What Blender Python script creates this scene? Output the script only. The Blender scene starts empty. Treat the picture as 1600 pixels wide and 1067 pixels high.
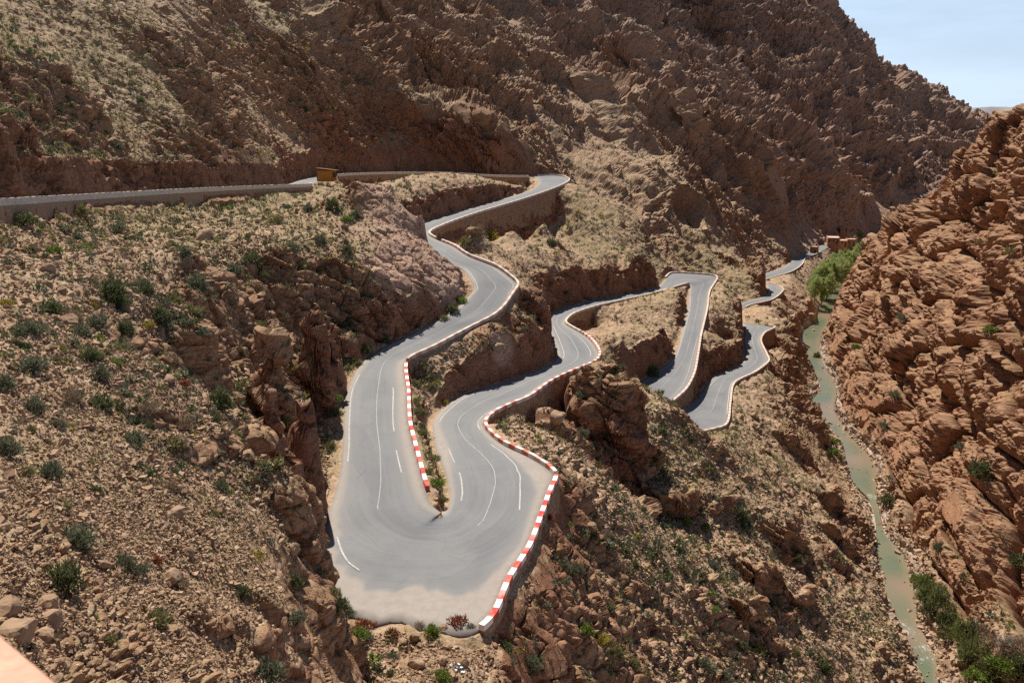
import bpy, math, random
import numpy as np
from mathutils import Vector, Matrix
rng = np.random.default_rng(11)
random.seed(5)
SC = bpy.context.scene
COL = SC.collection
# ------------------------------------------------------------------ camera model
F = 1350.0; CXP, CYP = 800.0, 533.5
PITCH = math.atan(343.5 / F)
CP, SP = math.cos(PITCH), math.sin(PITCH)

def ray(px, py):
    u = px - CXP; v = py - CYP
    return u, F * CP - v * SP, -F * SP - v * CP
def at_z(px, py, z):
    x, y, w = ray(px, py); t = z / w
    return (x * t, y * t, z)
def at_d(px, py, d):
    x, y, w = ray(px, py); t = d / y
    return (x * t, d, w * t)
def project(P):
    P = np.asarray(P, dtype=np.float64)
    X, Y, Z = P[..., 0], P[..., 1], P[..., 2]
    dep = Y * CP - Z * SP
    v = -(Z * CP + Y * SP)
    dep = np.where(dep < .1, .1, dep)
    return CXP + F * X / dep, CYP + F * v / dep, dep

# ------------------------------------------------------------------ roads: cross-sections traced as (left edge, right edge, road level)
# edge = (px, py, h) -> point seen there at height h above the road; number = offset (m) from the other edge
W = 7.0
UP = [  # (left edge, right edge, level), from the road above down to the village
 ((-66, 52), (-59, 52), -6.2),
 ((-67.5, 78), (-60.3, 78), -8.2),
 (W, (0, 310, 0.9), -9.8),
 (W, (150, 302, 0.9), -11.8),
 (W, (300, 294, 0.9), -14.1),
 (W, (420, 289, 0.9), -16.4),
 (W, (480, 287, 0.9), -17.5),
 ((-67, 262), (-59.7, 262), -18.2),
 (W, (527, 272, 0.9), -19),
 (W, (600, 269, 0.9), -19.8),
 (W, (690, 268.5, 0.9), -20.9),
 (W, (760, 272.6, 0.9), -21.7),
 (W+1, (818, 274, 0.9), -22.3),
 ((866, 272.5, 0.6), (834, 276.5, 0), -22.7),
 ((888, 278, 0.6), (842, 283, 0), -23.2),
 ((883, 285, 0.6), (838, 290.5, 0), -23.5),
 ((855.5, 296.5, 0.6), W, -24),
 ((812, 311, 0.6), W, -24.7),
 ((744.5, 331, 0.6), W, -25.6),
 ((693.5, 349, 0.6), W, -26.4),
 ((-20.5, 212), (-27.5, 212), -26.9),
 ((709, 382, 0.6), W, -27.3),
 ((732.5, 397, 0.6), W, -28.2),
 ((773, 412.5, 0.6), (722, 421, 0), -29.6),
 ((796.6, 429, 0.6), (737, 440, 0), -30.9),
 ((808.4, 441, 0.6), (740, 452, 0), -31.9),
 ((798, 458, 0.6), (728, 468, 0), -33.1),
 ((785, 476.6, 0.6), (705, 489, 0), -34.4),
 ((766, 492, 0.6), (680, 502, 0), -35.2),
 ((732.5, 508.6, 0.6), (645, 521, 0), -36.2),
 ((675, 539, 0.6), (597.5, 544, 0), -37.2),
 ((634.6, 559, 0.6), (567, 566, 0), -38),
 ((636, 610, 0.5), (543.5, 606.5, 0), -38.8),
 ((638, 657, 0.5), (537, 654, 0), -39.5),
 ((648, 699, 0.5), (535, 700, 0), -40.3),
 ((662, 751, 0.5), (529, 748, 0), -41.1),
 ((674, 788, 0), (509, 822, 0), -41.7),
 ((688, 800, 0), (507, 905, 0), -42.1),
 ((690, 800, 0), (560, 964, 0), -42.4),
 ((694, 799, 0), (640, 977, 0), -42.6),
 ((698, 797, 0), (748, 974, 0.6), -42.7),
 ((702, 790, 0), (793, 896, 0.6), -42.8),
 ((703, 780, 0), (823.6, 848.7, 0.6), -42.9),
 ((702, 765, 0), (840.5, 805, 0.6), -43),
 ((697, 741.5, 0), (855.7, 764, 0.6), -43.1),
 ((688, 720, 0), (865, 735.5, 0.6), -43.2),
 ((680, 699, 0), (831, 710, 0.6), -43.4),
 ((677, 680, 0), (784, 687.6, 0.6), -43.6),
 ((676, 660, 0), (760, 667, 0.6), -43.8),
 ((683, 648, 0), (756, 655, 0.6), -44),
 ((690, 641, 0), (770, 640.8, 0.6), -44.2),
 ((714, 622, 0), (796, 628, 0.6), -44.5),
 ((742, 610, 0), (824, 617, 0.6), -44.9),
 ((791, 596, 0), (859, 592.7, 0.6), -45.4),
 ((822.7, 585.7, 0), (885, 580, 0.6), -45.9),
 ((860, 569, 0), (920, 565.8, 0.6), -46.6),
 ((869, 560, 0), (932, 559, 0.6), -47.1),
 ((871, 552, 0), (935, 545.8, 0.6), -47.6),
 ((864, 529, 0), (918, 523.8, 0.6), -48.6),
 ((857, 510, 0), (884, 503.6, 0.6), -49.5),
 ((856, 496, 0), (886, 495, 0.6), -50.1),
 ((868, 488, 0), (899, 486.5, 0.6), -50.6),
 ((911, 471.5, 0), (930, 476.5, 0.6), -51.5),
 ((945, 466, 0), (962, 469.3, 0.6), -52.3),
 ((996, 456, 0), (1010, 459, 0.6), -53.4),
 ((1029, 448, 0), (1045, 449.5, 0.6), -54.4),
 ((1050, 425, 0.6), (1066, 443, 0.6), -55),
 ((1085, 426, 0.6), (1075, 441, 0.6), -55.4),
 ((1113, 428.5, 0.6), (1078, 445, 0), -55.8),
 ((1120, 433, 0.6), (1078.5, 449, 0), -56.3),
 ((1107.7, 454, 0.6), (1077, 464, 0), -57.2),
 ((1103.6, 481.5, 0.6), (1074, 486, 0), -58.4),
 ((1094, 522, 0.6), (1062, 535, 0), -60.3),
 ((1088.7, 555, 0.6), (1050, 562, 0), -61.7),
 ((1083, 582, 0.6), (1024, 582, 0), -62.8),
 ((1069.7, 606.5, 0.6), (1000, 598, 0), -63.7),
 ((1048, 625.5, 0.6), (988, 612, 0), -64.5),
 ((1042, 633, 0), (984, 632, 0), -65.1),
 ((1044, 636, 0), (992, 655, 0), -65.7),
 ((1049, 638, 0), (1025, 676, 0), -66.5),
 ((1058, 637, 0), (1066, 684, 0.6), -67.2),
 ((1075, 630, 0), (1097, 672, 0.6), -67.8),
 ((1088.7, 623, 0), (1133, 661.5, 0.6), -68.3),
 ((1105, 601, 0), (1140, 625.5, 0.6), -69.1),
 ((1121, 585, 0), (1147, 596, 0.6), -69.9),
 ((1154, 571, 0), (1180, 579, 0.6), -70.7),
 ((1166, 558, 0), (1200, 563, 0.6), -71.3),
 ((1165, 545, 0), (1197, 552, 0.6), -71.8),
 ((1163, 530, 0), (1188, 531, 0.6), -72.4),
 ((1164, 517, 0), (1194, 518.5, 0.6), -72.9),
 ((1160, 506, 0), (1209, 509, 0.6), -73.3),
 ((1141, 497, 0), (1166, 505.5, 0.6), -74),
 ((1139, 483, 0), (1157, 488, 0.4), -75.2),
 ((1165, 471.5, 0), (1169, 476.5, 0.4), -76.2),
 ((1195, 463, 0), (1205, 467.5, 0.4), -77),
 ((1200, 453.5, 0), (1223, 453, 0.4), -77.6),
 ((1198, 447.5, 0), (1217, 446, 0.4), -78),
 ((1194, 443.5, 0), (1203, 442.3, 0.4), -78.4),
 ((1183, 437.5, 0), (1190, 440, 0.4), -78.9),
 ((1197, 427.5, 0), (1204, 433, 0.5), -79.4),
 ((1226, 417.5, 0), (1235, 424, 0.5), -79.9),
 ((1234, 410, 0), (1252, 413, 0.5), -80.2),
 ((1249, 400, 0), (1259, 402, 0.5), -80.6),
 ((1273, 388.5, 0), (1277, 395, 0.5), -81),
 ((1289, 381, 0), (1294, 386, 0.3), -81.4),
 ]
ROADZ = [s[2] for s in UP]

def edge_pt(e, z):
    if e is None or isinstance(e, (int, float)): return None
    if len(e) == 2: return np.array((e[0], e[1], z), float)
    p = at_z(e[0], e[1], z + e[2]); return np.array((p[0], p[1], z), float)
EA = [edge_pt(s[0], s[2]) for s in UP]; EB = [edge_pt(s[1], s[2]) for s in UP]
for i, s in enumerate(UP):
    for side, E, O in ((0, EA, EB), (1, EB, EA)):
        if E[i] is None:
            q = O[i]; lo = next((O[k] for k in range(i - 1, -1, -1) if O[k] is not None), q)
            hi = next((O[k] for k in range(i + 1, len(UP)) if O[k] is not None), q)
            t = (hi - lo)[:2]; t /= np.linalg.norm(t)
            n = np.array((-t[1], t[0])) * (1 if side == 0 else -1)
            E[i] = np.array((q[0] + n[0] * s[side], q[1] + n[1] * s[side], s[2]))
EA = np.array(EA); EB = np.array(EB)

def catmull(P, counts):
    P = np.asarray(P); out = []; n = len(P)
    for i in range(n - 1):
        p0 = P[max(i - 1, 0)]; p1 = P[i]; p2 = P[i + 1]; p3 = P[min(i + 2, n - 1)]
        d1 = (p2 - p0) * .5; d2 = (p3 - p1) * .5
        L = np.linalg.norm(p2 - p1)
        for d in (d1, d2):
            l = np.linalg.norm(d)
            if l > L * .9: d *= L * .9 / max(l, 1e-6)
        for k in range(counts[i]):
            t = k / counts[i]; t2 = t * t; t3 = t2 * t
            out.append((2*t3 - 3*t2 + 1) * p1 + (t3 - 2*t2 + t) * d1 + (-2*t3 + 3*t2) * p2 + (t3 - t2) * d2)
    out.append(P[-1]); return np.array(out)
CNT = [max(1, int(math.ceil(max(np.linalg.norm(EA[i+1]-EA[i]), np.linalg.norm(EB[i+1]-EB[i])) / 1.1))) for i in range(len(UP)-1)]
RA = catmull(EA, CNT); RB = catmull(EB, CNT)
SEC = np.concatenate([[0], np.cumsum(CNT)])          # dense row index of each traced section
_k = np.interp(np.interp(np.arange(len(RB)), np.concatenate([[0], np.cumsum(CNT)]), np.arange(len(UP))), [35.5, 36.5, 39.6, 40], [0, 1, 1, 0])
_n = np.array([.42 * math.sin(i * 1.7) + .33 * math.sin(i * .63 + 1) + .25 * math.sin(i * 3.1) for i in range(len(RB))]) * _k
RB[:, :2] += ((RB - RA)[:, :2] / np.linalg.norm((RB - RA)[:, :2], axis=1, keepdims=True)) * _n[:, None]
RS = np.concatenate([[0], np.cumsum(np.linalg.norm(((RA+RB)*.5)[1:] - ((RA+RB)*.5)[:-1], axis=1))])
NR = len(RA)
def sec_of(i): return int(SEC[i])
SECF = np.interp(np.arange(NR), SEC, np.arange(len(UP)))

# ground just outside each edge, relative to the road: (section, offset m, dz); dz>0 is a cut bank, dz<0 a retaining wall
XA = [(0,3,6),(3,3,7),(6,3,6),(8,3,10),(10,3.5,14),(12,3,10),(13,1.2,-.5),(14,.8,-3),(15,.8,-6),(17,.8,-7),(18,.8,-4.5),(19,.8,-3),(21,.8,-1),(23,.8,-1),
      (25,.8,-1.5),(26,.8,-3),(27,.8,-4),(28,.8,-5),(30,.8,-5),(31,.8,-3.5),(32,1.2,-1),(35,1.2,-.8),(36,1.2,0),(49,1.2,.2),(50,2,1),(51,2,3.5),(52,2.5,5),(54,2.5,6.5),
      (55,2.2,7),(57,2.2,9),(59,2.2,7),(61,2.5,8),(64,2.5,8),(65,2.5,7),(66,2,2),(67,1.5,0),(68,.8,-1),(69,.8,-3),(72,.8,-4),(75,.8,-4),(76,.8,-1),(78,1,0),(79,1,.5),(80,1.5,2),(81,2,4),
      (83,2.5,5),(86,2.5,6),(88,2.5,9),(90,2.5,9),(92,2,6),(94,2.5,7),(96,2.5,7),(98,2.5,6),(100,2.5,6),(103,2.5,5),(106,2.5,4)]
XB = [(0,.8,-1.5),(6,.8,-1.8),(7,1.5,0),(8,.8,-2),(9,.8,-3),(10,.8,-4),(11,.8,-5),(12,.8,-5),(13,.8,0),(15,.8,0),(16,1.2,1),(17,1.5,4),(18,1.5,5),(19,2,5),(20,2,4),(21,2.5,2.5),(22,2.5,2),(24,2.5,1.6),
      (26,3,2.5),(28,4.5,4.5),(30,6,5.5),(31,8,5.5),(32,9.5,6),(34,9.5,6),(36,8,5),(37,3,.6),(38,2,0),(40,1,-1),(41,.8,-3),(43,.8,-4.5),(44,.8,-4.5),(45,.8,-3.5),(46,1,-.6),(48,1,-.6),(50,.8,-3),(52,.8,-4),(54,.8,-5),(56,.8,-5.5),
      (57,.8,-5),(58,.8,-2.5),(60,.8,-2),(61,.8,-3),(63,.8,-4.5),(65,.8,-4.5),(66,.8,-2.5),(67,.8,0),(69,1,1),(70,2,3),(72,2.5,6),(74,2.5,7),(76,2.5,6),(78,2.5,5),(80,1.5,1),(81,.8,-1.5),(82,.8,-3),(83,.8,-6),(85,.8,-5.5),
      (87,.8,-3),(90,.8,-4),(92,.8,-3),(95,.8,-2),(99,.8,-2),(101,.8,-3),(104,.8,-3),(106,.8,-1)]
def extras(X):
    k = [x[0] for x in X]
    return np.interp(SECF, k, [x[1] for x in X]), np.interp(SECF, k, [x[2] for x in X])
OA, DZA = extras(XA); OB, DZB = extras(XB)

# ------------------------------------------------------------------ river banks (left, right), level falls from -94.6 to -98.6
RIV = [((1352,372),(1364,374),-93.6),((1330,405),(1346,407),-94.2),((1308,440),(1328,441),-94.7),((1298,455),(1314,458),-95),((1283,481),(1303,484),-95.4),
       ((1271,505),(1292,507),-95.7),((1256,518),(1284,521),-95.9),((1249,541),(1279,543),-96.2),((1250,564),(1284,566),-96.5),((1268,577),(1291,580),-96.7),((1282,594),(1300,594),-96.8),((1283,609),(1305,612),-96.9),
       ((1268,630),(1300,640),-97),((1262,645),(1312,660),-97.1),((1290,667),(1326,682),-97.2),((1317,693),(1351,707),-97.3),((1324,727),(1367,728),-97.5),((1342,760),(1366,757),-97.6),
       ((1359,781),(1371,790),-97.7),((1369,815),(1382,832),-97.8),((1374,869),(1411,872),-98),((1384,908),(1422,915),-98.1),((1388,943),(1427,948),-98.2),((1398,964),(1430,972),-98.4),
       ((1420,997),(1446,1000),-98.7),((1434,1030),(1460,1034),-98.9),((1443,1068),(1464,1070),-99.1),((1450,1110),(1474,1110),-99.3),((1456,1170),(1486,1170),-99.5)]
RL = np.array([at_z(l[0], l[1], z) for l, r, z in RIV]); RR = np.array([at_z(r[0], r[1], z) for l, r, z in RIV])
CNR = [max(1, int(math.ceil(np.linalg.norm(RL[i+1]-RL[i]) / 2.0))) for i in range(len(RIV)-1)]
VL = catmull(RL, CNR); VR = catmull(RR, CNR)

# ------------------------------------------------------------------ ground: scattered heights read off the photograph's slopes
CPD = [  # (px, py, distance)
 # slope on the left, below the upper road
 (0,345,100),(150,330,133),(300,322,168),(440,304,218),(500,296,230),(570,292,182.5),(610,293,188.7),(655,295,196),
 (0,400,82),(150,400,97),(300,400,116),(450,400,136),(545,400,150),(600,400,159.4),(640,400,164.6),(690,400,171.6),(660,340,183),(610,340,175.4),(650,440,156.5),(690,440,161.5),(660,470,151.6),
 (0,500,62),(150,500,72),(300,500,86),(420,500,100),(490,500,115),(530,500,124),
 (0,600,48),(150,600,56),(300,600,68),(420,600,81),(485,610,88),
 (0,700,38),(150,700,46),(300,700,56),(420,700,67),(480,700,70),(455,690,72),
 (0,800,31),(150,800,38),(300,800,46),(420,800,54.5),(475,800,57),(488,800,60),
 (0,900,26),(150,900,32),(300,900,38.5),(420,900,45.5),(478,900,51.5),
 (0,1000,22),(150,1000,27),(300,1000,33),(420,1000,38.5),(482,1000,44),
 (0,1067,20),(150,1067,25),(300,1067,29.5),(420,1067,35),(482,1067,38.5),
 (0,1250,15),(300,1250,21),(480,1250,26),
 # foot of the bank along the big leg, mound before the hairpin
 (500,830,80.5),(497,900,72),(505,960,66),(515,1010,62),(530,1067,57.5),(530,990,66),(600,1000,65.2),(600,1040,60.8),(620,1067,57.5),(700,1000,65.4),(720,1040,61.5),(745,1067,60.5),(760,1000,66.2),
 (560,1200,49),(700,1200,52),(560,1400,38),(780,1030,64.5),(800,1067,66),
 # slope from the road down to the river
 (872,800,99),(905,800,104),(1000,800,122),(1100,800,141),(1200,800,160),(1290,800,178),(1340,800,190),
 (900,710,127),(925,745,117),(1000,700,150),(1100,700,172),(1200,700,197),(1250,690,212),
 (820,930,78),(860,900,84),(900,900,90),(1000,900,104),(1100,900,118.6),(1200,900,134),(1300,900,150),(1370,905,162),
 (850,1000,75.5),(950,1000,87),(1050,1000,99),(1200,1000,117),(1350,1000,135),(1415,1000,143),
 (850,1067,71.5),(1000,1067,85),(1200,1067,108),(1400,1067,130),(1435,1067,134),(850,1200,65),(1000,1200,74),(1200,1200,95),(1400,1200,115),
 (940,650,146),(980,650,149),(960,785,136),(985,790,137.5),(900,640,151),
 (945,575,179),(1000,594,169),(1045,628,161),(1095,674,163),(1110,682,168),(1130,676,178),
 (1160,680,190),(1200,640,214),(1170,620,222),(1225,600,248),(1245,640,238),(1240,560,285),(1248,600,262),(1215,540,290),(1235,500,330),(1250,480,375),(1265,470,420),(1215,480,350),
 (1140,545,262),(1130,480,272),(1120,540,255),(1150,500,276),(1165,490,290),(1140,440,330),(1165,420,365),(1190,410,405),(1195,395,430),
 (1250,450,432),(1240,435,452),(1265,430,480),(1225,440,425),(1262,412,505),
 (800,650,128),(830,670,119),(870,690,119),(800,625,141),(850,640,137),
 # between the legs
 (820,450,172),(848,500,180),(862,548,173),(835,560,168),(760,560,146),(720,580,141),(800,540,158),
 (950,500,226),(1000,520,222),(1050,470,262),(1000,560,206),(960,530,205),(1040,520,240),
 # slope under the upper hairpin
 (850,345,268),(800,360,246),(745,360,220),(760,400,212),(850,400,246),(900,330,300),(905,430,262),(960,430,275),(1000,420,296),(950,350,305),(905,300,335),(1040,405,335),(1000,340,330),
 # mountain above
 (-100,180,112),(0,180,128),(110,196,136),(0,100,158),(0,0,196),(-150,0,165),(100,100,172),(100,0,215),(300,200,212),(300,100,238),(300,0,284),(430,215,272),(500,165,318),(590,185,358),(500,100,336),(500,0,392),
 (1200,330,560),(1200,290,612),(1195,250,668),(1235,375,560),
 (1225,200,800),(1235,290,690),(1268,345,668),(1250,230,780),(1265,150,850),(1200,80,930),(1200,0,1000),(1110,-60,950),(1240,0,990),(1275,20,990),(1300,48,1000),
 (1300,100,890),(1300,200,800),(1300,300,716),(1310,340,690),(1350,100,960),(1350,72,1010),(1400,113,1040),(1350,200,840),(1350,300,740),(1400,200,880),(1400,280,800),(1400,330,745),(1425,340,735),
 (1480,160,1120),(1440,137,1080),(1480,230,930),(1440,250,860),(1560,194,1260),(1520,178,1190),(1530,215,1040),
 (800,-150,760),(500,-150,520),(200,-150,310),(1000,-150,860),
 # far side of the gorge
 (1614,178,236),(1575,223,264),(1534,241,280),(1494,259,296),(1467,285,306),(1450,307,313),(1440,330,319),(1420,345,335),(1400,353,352),(1370,372,385),(1350,386,412),(1330,425,440),(1312,462,463),(1296,500,432),
 (1500,300,285),(1600,300,219),(1560,300,245),(1600,400,206),(1500,400,266),(1420,400,316),(1370,420,372),(1350,500,352),(1420,500,290),(1500,500,242),(1600,500,196),(1320,560,330),
 (1330,600,292),(1420,600,256),(1500,600,222),(1600,600,188),(1345,660,262),(1400,700,236),(1500,700,201),(1600,700,176),(1400,770,214),(1420,800,200),(1500,800,180),(1600,800,162),(1440,870,177),(1440,910,169),
 (1500,890,163),(1500,930,158),(1600,900,151),(1460,950,159),(1480,1000,148),(1600,1000,139),(1540,980,146),(1500,1067,135),(1600,1067,129),(1700,1067,122),(1700,900,140),(1700,600,170),(1700,300,185),(1700,150,200),(1500,1200,118),(1700,1200,108),
]
CPW = [  # world points that the photograph does not show
 (0,0,-9),(2,5,-10),(-6,8,-10.5),(8,10,-14),(-18,4,-8),(-14,12,-11),(15,30,-32),(5,35,-36),(40,40,-60),(60,20,-70),(30,10,-30),(75,90,-97),(82,60,-99.8),(88,20,-100),(110,60,-85),
 (-40,20,-6),(-60,30,-2.5),(-75,60,4),(-85,95,12),(-100,60,18),(-120,120,40),(-60,-20,0),(0,-40,0),(-30,-40,2),(60,-60,-60),(-140,60,40),(-110,160,45),
 (150,120,-45),(170,170,-18),(180,230,4),(200,300,-8),(215,360,-22),(215,420,-30),(210,480,-45),(150,60,-60),(200,90,-20),(240,200,15),(300,400,-20),(350,600,-40),(300,600,-60),(260,520,-72),
 (290,690,-88),(330,760,-86),(400,900,-80),(262,672,-84),(280,640,-84),
 (500,1200,-75),(580,1080,-55),(650,1000,-40),(700,1400,-95),(900,1300,-80),(620,1600,-110),(1000,1000,-60),(760,820,-40),(-220,340,100),(-170,480,130),(0,780,190),(100,980,220),(200,1120,215),(-300,500,200),(-250,200,100),(330,1150,95),
]
pts = [at_d(*c) for c in CPD]
def off_edge(R, O, DZ, sgn, step):
    T = np.gradient(R, axis=0)[:, :2]; T /= np.maximum(np.linalg.norm(T, axis=1, keepdims=True), 1e-6)
    # use the across direction (from the other edge), steadier at hairpins
    D = (RA - RB)[:, :2] * sgn; D /= np.maximum(np.linalg.norm(D, axis=1, keepdims=True), 1e-6)
    Q = R.copy(); Q[:, :2] += D * O[:, None]; Q[:, 2] += DZ
    return Q[::step]
for arr in (RA[::4], RB[::4]): pts += [tuple(p) for p in arr]
xa = off_edge(RA, OA, DZA, 1, 4); xb = off_edge(RB, OB, DZB, -1, 4)
inner = RA[:, :2]                                      # drop helper points that land on another stretch of road
mid = ((RA + RB) * .5)
def clear(Q):
    out = []
    hw = np.linalg.norm((RA - RB)[:, :2], axis=1) * .5
    for q in Q:
        d = np.hypot(mid[:, 0] - q[0], mid[:, 1] - q[1])
        if np.all(d > hw + .3): out.append(tuple(q))
    return out
# the mountainside is one long slope falling to the valley; fill it from the plane it lies on
for px in (640, 700, 760, 820, 880, 950, 1010, 1050, 1100, 1150):
    for py in (0, 50, 100, 150, 200, 240, 280, 320, 360, 400, 425):
        if py > {640: 165, 700: 195, 760: 185, 820: 230, 880: 250, 950: 370, 1010: 400, 1050: 390, 1100: 405, 1150: 425}[px]: continue
        x, y, w_ = ray(px, py); x /= y; w_ /= y
        k = .72 * (.5 - .87 * x); dd = -148.8 / (w_ - k) if k - w_ > .02 else 2e3
        if px < 900: dd += 30
        if dd < 980: CPD.append((px, py, dd)); pts.append(at_d(px, py, dd))
DROPPED = [c for c, q in zip(CPD, pts[:len(CPD)]) if not clear([q])]
pts = clear(pts[:len(CPD)]) + list(CPW) + pts[len(CPD):]  + clear(xa) + clear(xb) + clear(off_edge(RB, np.interp(SECF, [29, 30, 32, 36, 37], [1.5, 2.2, 4.5, 4.5, 2]), SECF * 0 + .3, -1, 4)[(SECF[::4] > 29) & (SECF[::4] < 37)])
for V in (VL, VR): pts += [(p[0], p[1], p[2] + .3) for p in V[::3]]
P = np.array(pts, float)
keep = []
for i in range(len(P)):
    if not keep or np.min(np.hypot(P[keep, 0] - P[i, 0], P[keep, 1] - P[i, 1])) > .5: keep.append(i)
P = P[keep]
def kern(A, B):
    return np.sqrt((A[:, None, 0] - B[None, :, 0])**2 + (A[:, None, 1] - B[None, :, 1])**2 + .25)
n = len(P); M = np.zeros((n + 3, n + 3)); M[:n, :n] = -kern(P, P) + np.eye(n) * -.02
M[:n, n] = 1; M[:n, n+1] = P[:, 0] * .01; M[:n, n+2] = P[:, 1] * .01; M[n:, :n] = M[:n, n:].T
sol = np.linalg.solve(M, np.concatenate([P[:, 2], [0, 0, 0]]))
def base_raw(X, Y):
    sh = X.shape; Q = np.stack([X.ravel(), Y.ravel()], 1); out = np.empty(len(Q))
    for a in range(0, len(Q), 20000):
        q = Q[a:a+20000]
        k = np.sqrt((q[:, None, 0].astype(np.float32) - P[None, :, 0].astype(np.float32))**2 + (q[:, None, 1].astype(np.float32) - P[None, :, 1].astype(np.float32))**2 + np.float32(.25))
        out[a:a+20000] = -(k @ sol[:n].astype(np.float32)) + sol[n] + sol[n+1] * q[:, 0] * .01 + sol[n+2] * q[:, 1] * .01
    return out.reshape(sh)

# polar raster of the base ground (about the viewpoint; only a sampling pattern)
AZ0, AZ1, NAZ = math.radians(-58), math.radians(58), 520
LR0, LR1, NLR = math.log(3.0), math.log(1700.0), 620
azs = np.linspace(AZ0, AZ1, NAZ); lrs = np.linspace(LR0, LR1, NLR)
AZg, LRg = np.meshgrid(azs, lrs, indexing='ij')
BASE = base_raw(np.sin(AZg) * np.exp(LRg), np.cos(AZg) * np.exp(LRg))
def bilin(G, fi, fj):
    i = np.clip(fi.astype(int), 0, G.shape[0] - 2); j = np.clip(fj.astype(int), 0, G.shape[1] - 2)
    a = np.clip(fi - i, 0, 1); b = np.clip(fj - j, 0, 1)
    return (G[i, j] * (1 - a) + G[i+1, j] * a) * (1 - b) + (G[i, j+1] * (1 - a) + G[i+1, j+1] * a) * b
def base_at(az, lr):
    return bilin(BASE, (az - AZ0) / (AZ1 - AZ0) * (NAZ - 1), (lr - LR0) / (LR1 - LR0) * (NLR - 1))

# cartesian raster: nearest road / river level and distance to it
GX0, GY0, GS = -135.0, 30.0, .5
GNX, GNY = 760, 1260
def nearest_field(A, B, extra=None):
    seed = np.full((GNX, GNY), -1, np.int64); Z = []; S = []; XY = []
    c = 0
    for i in range(len(A)):
        w = np.linalg.norm((A[i] - B[i])[:2]); m = max(2, int(w / .25) + 1)
        if i < len(A) - 1: sub = (0, .25, .5, .75)
        else: sub = (0,)
        for s in sub:
            j = min(i + 1, len(A) - 1)
            a = A[i] * (1 - s) + A[j] * s; b = A[j] * 0 + (B[i] * (1 - s) + B[j] * s)
            t = np.linspace(0, 1, m)
            q = a[None] * (1 - t[:, None]) + b[None] * t[:, None]
            gi = np.round((q[:, 0] - GX0) / GS).astype(int); gj = np.round((q[:, 1] - GY0) / GS).astype(int)
            ok = (gi >= 0) & (gi < GNX) & (gj >= 0) & (gj < GNY)
            for x, y, zz, tt in zip(gi[ok], gj[ok], q[ok, 2], t[ok]):
                if seed[x, y] < 0:
                    seed[x, y] = c; c += 1; Z.append(zz); S.append(i + s); XY.append((GX0 + x * GS, GY0 + y * GS, tt))
    XY = np.array(XY); Z = np.array(Z); S = np.array(S)
    gx, gy = np.meshgrid(GX0 + np.arange(GNX) * GS, GY0 + np.arange(GNY) * GS, indexing='ij')
    best = np.where(seed >= 0, 0.0, 1e9)
    for step in (32, 16, 8, 4, 2, 1, 1):
        for dx in (-step, 0, step):
            for dy in (-step, 0, step):
                if dx == 0 and dy == 0: continue
                sh = np.full_like(seed, -1)
                xs = slice(max(dx, 0), GNX + min(dx, 0)); xo = slice(max(-dx, 0), GNX + min(-dx, 0))
                ys = slice(max(dy, 0), GNY + min(dy, 0)); yo = slice(max(-dy, 0), GNY + min(-dy, 0))
                sh[xs, ys] = seed[xo, yo]
                m = sh >= 0
                d = np.full(seed.shape, 1e9); d[m] = np.hypot(gx[m] - XY[sh[m], 0], gy[m] - XY[sh[m], 1])
                u = d < best
                best[u] = d[u]; seed[u] = sh[u]
    ok = seed >= 0
    zf = np.full(seed.shape, 0.0); zf[ok] = Z[seed[ok]]
    tf = np.full(seed.shape, .5); tf[ok] = XY[seed[ok], 2]
    sf = np.zeros(seed.shape); sf[ok] = S[seed[ok]]
    best = np.minimum(best, 60)
    return best, zf, tf, sf
RD, RZ, RT, RSI = nearest_field(RA, RB)
WD, WZ, WT, WSI = nearest_field(VL, VR)
# is the nearest road edge a retaining-wall side?
ii = np.clip(RSI.astype(int), 0, NR - 1)
RWALL = np.where(RT < .5, DZA[ii] < -.4, DZB[ii] < -.4).astype(float)
def grid_at(G, X, Y):
    return bilin(G, np.clip((X - GX0) / GS, 0, GNX - 1.001), np.clip((Y - GY0) / GS, 0, GNY - 1.001))
def inside_grid(X, Y):
    return (X > GX0) & (X < GX0 + GS * (GNX - 1)) & (Y > GY0) & (Y < GY0 + GS * (GNY - 1))
def grid_near(G, X, Y):
    i = np.clip(np.round((X - GX0) / GS).astype(int), 0, GNX - 1); j = np.clip(np.round((Y - GY0) / GS).astype(int), 0, GNY - 1)
    return G[i, j]
def sstep(a, b, x):
    t = np.clip((x - a) / (b - a), 0, 1); return t * t * (3 - 2 * t)

# crags: rock ledges that rise from uphill and break off downhill (px, py, distance, width, length, height)
CRAGS = [(1235,862,150,9,11,5.5),(1190,940,131,5,7,4),(1170,985,118,4,5,3.2),(1300,770,186,8,8,4),(1240,700,206,6,6,3),(1330,850,171,6,7,3.5),(1120,800,144,4,5,2),
         (945,690,143,5.5,12,4.5),(985,690,146,5,10,4),(905,655,148,3.5,7,3.5),(1060,770,138,5,6,3.5),(1250,960,134,5,7,2.5),(1000,760,128,4,5,1.5),
         (300,680,54,3.2,3,1.2),(255,640,56,2.5,3,1.2),(360,690,59,3,3,1.5),(420,650,72,3,5,2.2),(440,560,90,4,6,2.5),(460,470,113,5,7,2.5),(400,470,103,4,4,1.5),(380,620,70,2.5,3,1.2),
         (450,1000,41.5,1.6,2,1.4),(410,1030,37,1.8,2,1.2),(330,1000,35,1.3,1.3,.7),(560,430,137,5,6,2.5),(520,460,123,4,6,2.2),
         (0,160,134,9,12,4)]
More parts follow.
